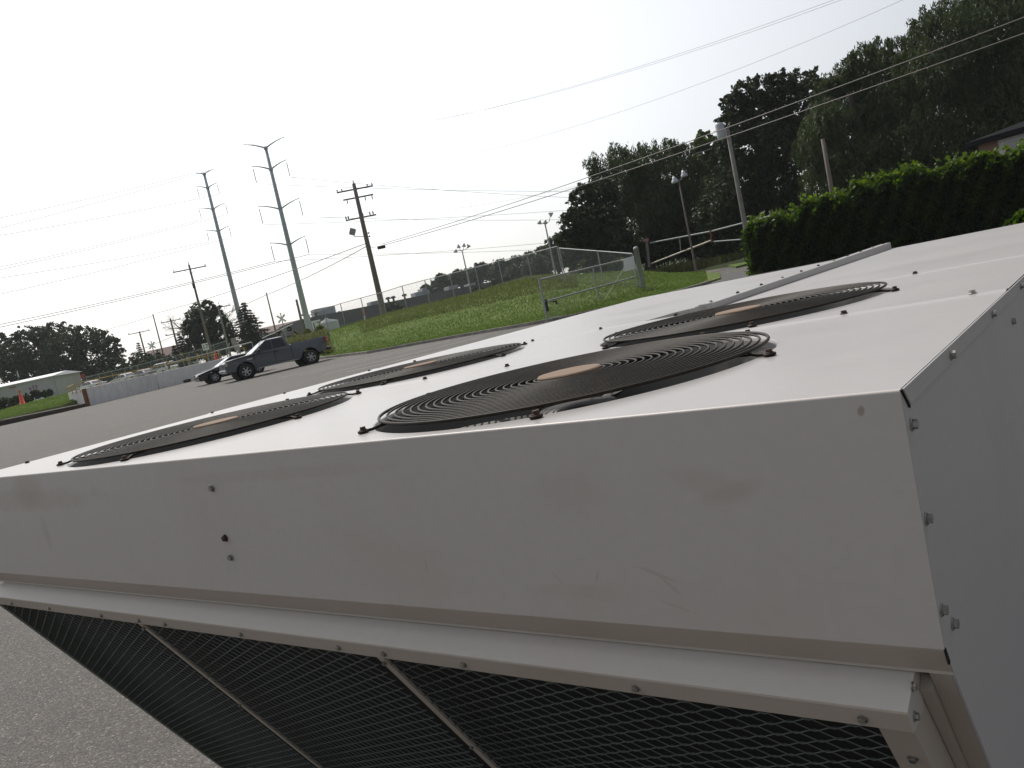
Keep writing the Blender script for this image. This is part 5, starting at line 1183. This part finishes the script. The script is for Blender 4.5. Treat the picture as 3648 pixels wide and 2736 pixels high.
# steel pylons
def pylon(label, u, v, d, rb, rt, arms, yaw, fac):
    r, H = vpole('steel_pylon', label, u, v, d, rb, rt, M_pylon, None, 'steel transmission pylons', 14); r['category'] = 'pylon'; dd = arm_dir(yaw); tips = []
    for (vv, uu, L, rise, ins) in arms:
        h = pt(uu, vv, d)[2]-r.location.z
        for s in (-1, 1):
            q = [(dd[0]*s*L*t, dd[1]*s*L*t, h+rise*(t-.35*t*t)*1.5) for t in (0, .2, .4, .6, .8, 1)]
            a_ = MB().tube(q, [.11*fac, .10*fac, .085*fac, .07*fac, .055*fac, .045*fac], 8).build('pylon_arm', M_pylon, r)
            MB().lathe([(0, -.09), (.09, 0), (0, .09)], c=q[-1], n=8).build('arm_tip', M_pylon, a_)
            if ins:
                x, y, z = q[-1]; pr = []
                n_ = 12
                for k in range(n_): pr += [(.035, -.35-ins*k/n_), (.085, -.35-ins*(k+.35)/n_), (.035, -.35-ins*(k+.7)/n_)]
                MB().lathe([(.01, 0), (.01, -.35)]+pr+[(.02, -.4-ins), (.0, -.5-ins)], c=(x, y, z), n=8).build('insulator_string', M_insg, a_)
                tips.append(np.array([x, y, z-.5-ins])+np.array(r.location))
            else: tips.append(np.array(q[-1])+np.array(r.location))
        MB().lathe([(rt*1.4, -.18), (rt*1.5, -.1), (rt*1.5, .1), (rt*1.3, .18)], c=(0, 0, h), n=12).build('collar', M_pylon, r)
    return r, H, tips
py2, hp2, tip2 = pylon('larger steel pylon with four pairs of curved arms, in the middle of the sky', 573.5, 318, 110, .42, .18, [(320, 574, 2.55, .95, 0), (366, 586, 2.15, .85, 1.75), (452, 607, 2.60, .95, 1.9), (530, 626, 2.25, .80, 1.9)], math.radians(6), 1.0)
py1, hp1, tip1 = pylon('slimmer steel pylon left of the larger one, with four pairs of short arms', 440.5, 374, 150, .50, .21, [(376, 441, 1.75, .55, 0), (406, 449, 1.75, .6, 1.5), (452, 461, 2.3, .7, 1.5), (500, 473, 1.95, .6, 1.5)], math.radians(6), 1.0)
# wires
NW = 0
def wire(label, a, b, sag, rad=.013, ma=None, grp=None, n=26):
    global NW; a, b = Vector(a), Vector(b); pts = [a.lerp(b, i/n)-Vector((0,0,sag*4*(i/n)*(1-i/n))) for i in range(n+1)]
    o = MB().tube([p-a for p in pts], rad, 5, caps=False).build('power_line', ma or M_wire); o.location = a
    tag(o, label, 'wire', grp); NW += 1; return o
GL, GR = 'wires running left from the pylons', 'wires running right from the pylons'
left_ends = [(0, 467), (0, 489), (0, 505), (0, 573), (0, 579), (0, 597), (0, 632), (0, 697)]
NMS = ['topmost', 'second', 'third', 'fourth', 'fifth', 'sixth', 'seventh', 'eighth', 'ninth']
def extend(A, u, v, d, k=1.25):      # run the wire from A through the measured point and on beyond the frame
    B = pt(u, v, d); return A+(B-A)*k
for i, ((u, v), src) in enumerate(zip(left_ends[:7], [tip1[0], tip1[1], tip1[3], tip1[4], tip1[5], tip1[6], tip1[7]])):
    wire('thin pylon wire crossing the left edge of the view, %s from above' % NMS[i], src, extend(src, u, v, 120), .35, .034, grp=GL)
for nm, src, (u, v) in (('upper', tip2[6], (0, 697)), ('lower', tip2[7], (0, 703))): wire('%s of the two long wires sagging from the larger pylon to the left edge' % nm, src, extend(src, u, v, 95), .3, .036, grp=GL)
for i, (u, v, src) in enumerate(((1577, 0, tip2[0]), (1607, 0, tip2[1]), (1705, 0, tip2[3]), (2012, 0, tip2[5]))):
    wire('overhead wire cutting across the sky to the top edge, %s from the left' % NMS[i].replace('topmost', 'first'), src, extend(src, u, v, 62, 1.35), [3.2, 3.0, 4.2, 6.0][i], .012, grp=GR, n=40)
for i, (u, v, j) in enumerate(((1220, 405, 2), (1220, 418, 3), (1220, 446, 4), (1220, 466, 5), (1225, 512, 6), (1230, 528, 7))):
    src = tip2[j]; wire('thin wire from the larger pylon passing behind the rounded tree, %s from above' % NMS[i], src, extend(src, u, v, 120, 1.6), .6, .022, grp=GR)
ca = sp_+np.array([0, 0, .15])
for nm, v1, zo in (('upper', 16, .12), ('lower', 49, -.02)):
    wire('%s of the two thick black cables before the wood on the right' % nm, ca+np.array([0,0,zo]), pt(2212, v1, 30)+(pt(2212, v1, 30)-ca)*.25, .55, .022, M_cable, 'thick black cables', n=40)
pj = np.array(P3.location)+np.array([0,0,hz(530, 796)])
wire('cable from the thick wooden pole down to the pole by the spruce and on left', pj, np.array(Pf.location)+np.array([0,0,Hf-.3]), .25, .04, M_wire, 'cables left of the thick pole')
wire('cable from the leaning thin pole by the spruce on to the left poles', np.array(Pf.location)+np.array([0,0,Hf-.3]), pt(280, 765, 150), .2, .04, M_wire, 'cables left of the thick pole')
wire('cable from the thick wooden pole sagging left past the pole with the street lamp', pj+np.array([0,0,.25]), pt(336, 747-70, 140), .35, .038, M_wire, 'cables left of the thick pole')
wire('cable between the thin bare pole and the pole right of the wide oak', pt(331, 682, 140), pt(150, 732, 165), .2, .035, M_wire, 'cables left of the thick pole')
wire('slack wire between the short bare pole and the leaning thin pole', np.array(Pg.location)+np.array([0,0,Hg-.5]), np.array(Pf.location)+np.array([0,0,Hf*.6]), .6, .014, M_wire, 'cables left of the thick pole')
wire('short tie cable from the thick wooden pole to its splice box', pj, sp_, .15, .02, M_cable, 'thick black cables', n=8)
# ================================================================== signs by the railway crossing
def board(mb, c, w_, h_, th=.04, rot=0):
    yaw = math.atan2(R2[1], R2[0]); mb.box(c, (w_, th, h_), Matrix.Rotation(yaw, 3, 'Z') @ Matrix.Rotation(rot, 3, 'Y'))
def signpost(name, label, u, vtop, d, cat='sign', base=None):
    tp = pt(u, vtop, d); zb = gz(tp[0], tp[1]) if base is None else base; r = thing(name, label, cat, (tp[0], tp[1], zb-.2)); return r, tp[2]-zb+.2
NF = np.array([-F2[0], -F2[1]])
def crossing(label, u, v, d, sc=1.0):
    r, H = signpost('crossing_signal', label, u, v, d, 'crossing signal'); MB().lathe([(.07*sc, 0), (.06*sc, H+.35)], n=10).build('mast', M_galv, r)
    for s in (-1, 1):
        mb = MB(); board(mb, (NF[0]*(.10+.05*s), NF[1]*(.10+.05*s), H-.35*sc), 1.25*sc, .22*sc, .03, s*.72+.0); mb.build('crossbuck', M_sign, r)
    zl = H-1.75*sc; mb = MB().tube([(-R2[0]*.75*sc, -R2[1]*.75*sc, zl), (R2[0]*.75*sc, R2[1]*.75*sc, zl)], .05, 6); a_ = mb.build('light_arm', M_galv, r)
    for s in (-1, 1):
        q = R2*.62*sc*s+NF*.12; l_ = MB().lathe([(.30*sc, 0), (.30*sc, .05), (.16*sc, .10), (.16*sc, .2), (0, .22)], c=(0,0,0), n=16, axis='y').build('signal_light', M_black, a_); l_.location = (q[0], q[1], zl); l_.rotation_euler = (0,0,math.atan2(F2[1], F2[0])-math.pi/2)
        MB().lathe([(0, -.004), (.10*sc, -.004)], n=12, axis='y').build('red_lens', M_red, a_); o = bpy.context.scene.collection.objects[-1] if False else a_.children[-1]; o.location = (q[0], q[1], zl); o.rotation_euler = l_.rotation_euler
    return r, H
cr, Hc_ = crossing('white crossbuck with dark signal lights and a lowered boom, right of the spruce', 607, 682, 100)
dz = zrel(625, 704, 100)-cr.location.z; gp0 = np.array([0, 0, Hc_-2.6])
e = pt(566, 731, 98)-np.array(cr.location); MB().tube([tuple(pt(632, 700, 100.5)-np.array(cr.location)), tuple(e)], .05, 6).build('boom', M_sign, cr)
crossing('white crossbuck with dark signal lights in front of the brown roofed house', 327, 741, 128, 1.1)
def plate_text(root, txt, c, size, ma):
    cu = bpy.data.curves.new('number', 'FONT'); cu.body = txt; cu.size = size; cu.align_x = 'CENTER'; cu.align_y = 'CENTER'; cu.extrude = .004
    t = bpy.data.objects.new('number', cu); C.objects.link(t); dg = bpy.context.evaluated_depsgraph_get(); me = bpy.data.meshes.new_from_object(t.evaluated_get(dg)); bpy.data.objects.remove(t)
    o = bpy.data.objects.new('number', me); me.materials.clear(); me.materials.append(ma); link(o, root); o.location = c
    X = Vector((R2[0], R2[1], 0)); Zv = Vector((0,0,1)); N = X.cross(Zv); o.rotation_mode = 'QUATERNION'; o.rotation_quaternion = Matrix((X, Zv, N)).transposed().to_quaternion(); return o
r, H = signpost('number_sign', 'white sign with the number 17 beside the storage tank', 682, 692, 98); MB().lathe([(.05, 0), (.05, H)], n=8).build('post', M_galv, r); mb = MB(); board(mb, (NF[0]*.08, NF[1]*.08, H-.65), 1.05, 1.3); bd = mb.build('plate', M_sign, r); plate_text(bd, '17', (NF[0]*.13, NF[1]*.13, H-.65), 1.15, M_signblk)
r, H = signpost('warning_sign', 'faded orange diamond sign low beside the storage tank', 688, 713, 92); MB().lathe([(.05, 0), (.05, H)], n=8).build('post', M_galv, r); mb = MB(); board(mb, (NF[0]*.08, NF[1]*.08, H-.55), .80, .80, .03, math.pi/4); mb.build('plate', mat('faded_orange', (.50,.22,.06), .6, noise=(3,.6,(.34,.24,.12))), r)
r, H = signpost('number_sign', 'small white square sign with a black number on the pole with the street lamp', 443, 741, 100); MB().lathe([(.05, 0), (.05, H)], n=8).build('post', M_galv, r); mb = MB(); board(mb, (NF[0]*.2, NF[1]*.2, H-.45), .75, .85); bd = mb.build('plate', M_sign, r); plate_text(bd, '17', (NF[0]*.24, NF[1]*.24, H-.45), .72, M_signblk)
for u, v, lab in ((504, 730, 'pale sign on a post left of the tall steel pole, upper one'), (510.5, 742, 'pale sign on a post left of the tall steel pole, lower one')):
    r, H = signpost('road_sign', lab, u, v, 106); MB().lathe([(.05, 0), (.05, H)], n=8).build('post', M_galv, r); mb = MB(); board(mb, (NF[0]*.08, NF[1]*.08, H-.45), .66, .9); mb.build('plate', mat('faded_sign', (.42,.38,.37), .6, noise=(4,.8,(.30,.2,.19))), r)
M_haz = bpy.data.materials.new('hazard_stripes'); M_haz.use_nodes = True; nt = M_haz.node_tree; wv = nt.nodes.new('ShaderNodeTexWave'); wv.inputs['Scale'].default_value = .9; wv.bands_direction = 'DIAGONAL'; tc = nt.nodes.new('ShaderNodeTexCoord'); nt.links.new(tc.outputs['Object'], wv.inputs['Vector'])
nt.links.new(ramp(nt, wv.outputs['Fac'], [(.47, (.50,.30,.03)), (.53, (.02,.02,.02))]), nt.nodes['Principled BSDF'].inputs['Base Color'])
for u, v, d, lab in ((637, 714, 90, 'striped hazard marker behind the pickup bed, rightmost'), (573, 736, 92, 'striped hazard marker behind the pickup roof'), (525, 742, 100, 'striped hazard marker at the foot of the tall steel pole'),
                     (427, 762, 92, 'yellow marker on the rail, second from the black coupe'), (405, 769, 92, 'yellow marker on the rail, third from the black coupe'), (447, 762, 92, 'yellow marker on the rail, nearest the black coupe'), (391, 761, 96, 'yellow marker left of the pole with the street lamp'), (362, 779, 92, 'brown marker at the left end of the grey pipe rail')):
    r, H = signpost('hazard_marker', lab, u, v, d, 'road marker'); MB().lathe([(.04, 0), (.04, H)], n=8).build('post', M_galv, r); mb = MB(); board(mb, (NF[0]*.06, NF[1]*.06, H-.4), .26, .8); mb.build('plate', M_haz, r)
p = pt(789.5, 692, 86); tp = pt(786, 668, 86); r = thing('marker_post', 'white and red marker post on the grass left of the crossarm pole', 'post', (p[0], p[1], p[2]-.5)); h_ = tp[2]-p[2]+.5
MB().lathe([(.09, 0), (.09, h_*.58)], n=10).build('white_part', M_sign, r); MB().lathe([(.11, h_*.58), (.11, h_), (0, h_+.02)], n=10).build('red_part', mat('marker_red', (.40,.08,.05), .6), r)
r, H = signpost('red_sign', 'small red sign on a post in front of the wide oak', 178, 808, 118, 'sign'); MB().lathe([(.04, 0), (.04, H)], n=8).build('post', M_galv, r); mb = MB(); board(mb, (NF[0]*.06, NF[1]*.06, H-.3), .6, .6); mb.build('plate', mat('sign_red', (.40,.07,.06), .6), r)
# ================================================================== summer haze
hm_ = bpy.data.materials.new('haze_air'); hm_.use_nodes = True; nt = hm_.node_tree
for n in list(nt.nodes): nt.nodes.remove(n)
pv = nt.nodes.new('ShaderNodeVolumePrincipled'); pv.inputs['Color'].default_value = (.93, .96, 1, 1); pv.inputs['Density'].default_value = .0002; pv.inputs['Anisotropy'].default_value = .3
nt.links.new(pv.outputs[0], nt.nodes.new('ShaderNodeOutputMaterial').inputs['Volume'])
hb = MB(); hb.hexa([(*xy(f, r), z) for z in (-2.5, 45) for f, r in ((-60,-420),(470,-420),(470,420),(-60,420))])
ho = hb.build('haze', hm_, fix=True); ho['kind'] = 'stuff'; ho['label'] = 'thin bright summer haze in the air over the whole car park'; ho['category'] = 'haze'
# ================================================================== light and sky
sun_el, sun_off = math.radians(52), math.radians(-26)      # a little left of the view direction
ang = math.atan2(F2[1], F2[0])-sun_off
sd = Vector((math.cos(ang)*math.cos(sun_el), math.sin(ang)*math.cos(sun_el), math.sin(sun_el)))
sl = bpy.data.lights.new('sun', 'SUN'); sl.energy = 3.0; sl.angle = math.radians(.8); sl.color = (1, .95, .88)
so = bpy.data.objects.new('sun', sl); C.objects.link(so); so.rotation_mode = 'QUATERNION'; so.rotation_quaternion = sd.to_track_quat('Z', 'Y'); so.location = (0, 0, 60)
w = bpy.data.worlds.new('World'); scene.world = w; w.use_nodes = True; nt = w.node_tree
bg = nt.nodes['Background']; sk = nt.nodes.new('ShaderNodeTexSky'); sk.sky_type = 'NISHITA'; sk.sun_disc = False
sk.sun_elevation = sun_el; sk.sun_rotation = math.atan2(sd.x, sd.y); sk.air_density = 1.0; sk.dust_density = 2.2; sk.ozone_density = 1.0; sk.altitude = 50
tc = nt.nodes.new('ShaderNodeTexCoord'); sp = nt.nodes.new('ShaderNodeSeparateXYZ'); nt.links.new(tc.outputs['Generated'], sp.inputs[0])
hs = nt.nodes.new('ShaderNodeHueSaturation'); hs.inputs['Saturation'].default_value = .35; nt.links.new(sk.outputs[0], hs.inputs['Color'])
# summer haze: milky white towards the horizon and towards the sun
dt = nt.nodes.new('ShaderNodeVectorMath'); dt.operation = 'DOT_PRODUCT'; nt.links.new(tc.outputs['Generated'], dt.inputs[0]); dt.inputs[1].default_value = sd
hz_ = ramp(nt, sp.outputs[2], [(0, (1,1,1)), (.9, (.35,.35,.35))])
gl = ramp(nt, dt.outputs['Value'], [(.25, (0,0,0)), (.5, (2.2,2.2,2.2)), (.64, (4.6,4.55,4.5)), (.8, (6.6,6.5,6.35)), (1, (11,10.7,10.3))])
mz = mixc(nt, 1.0, hz_, gl, 'MULTIPLY'); ad = mixc(nt, 1.0, hs.outputs[0], mz, 'ADD')
nt.links.new(ad, bg.inputs[0]); bg.inputs[1].default_value = .10
vs_ = scene.view_settings; scene.display_settings.display_device = 'sRGB'
vs_.view_transform = 'Standard'; vs_.look = 'None'; vs_.exposure = 0; vs_.gamma = 1; vs_.use_curve_mapping = False
scene.cycles.max_bounces = 8; scene.cycles.transparent_max_bounces = 24
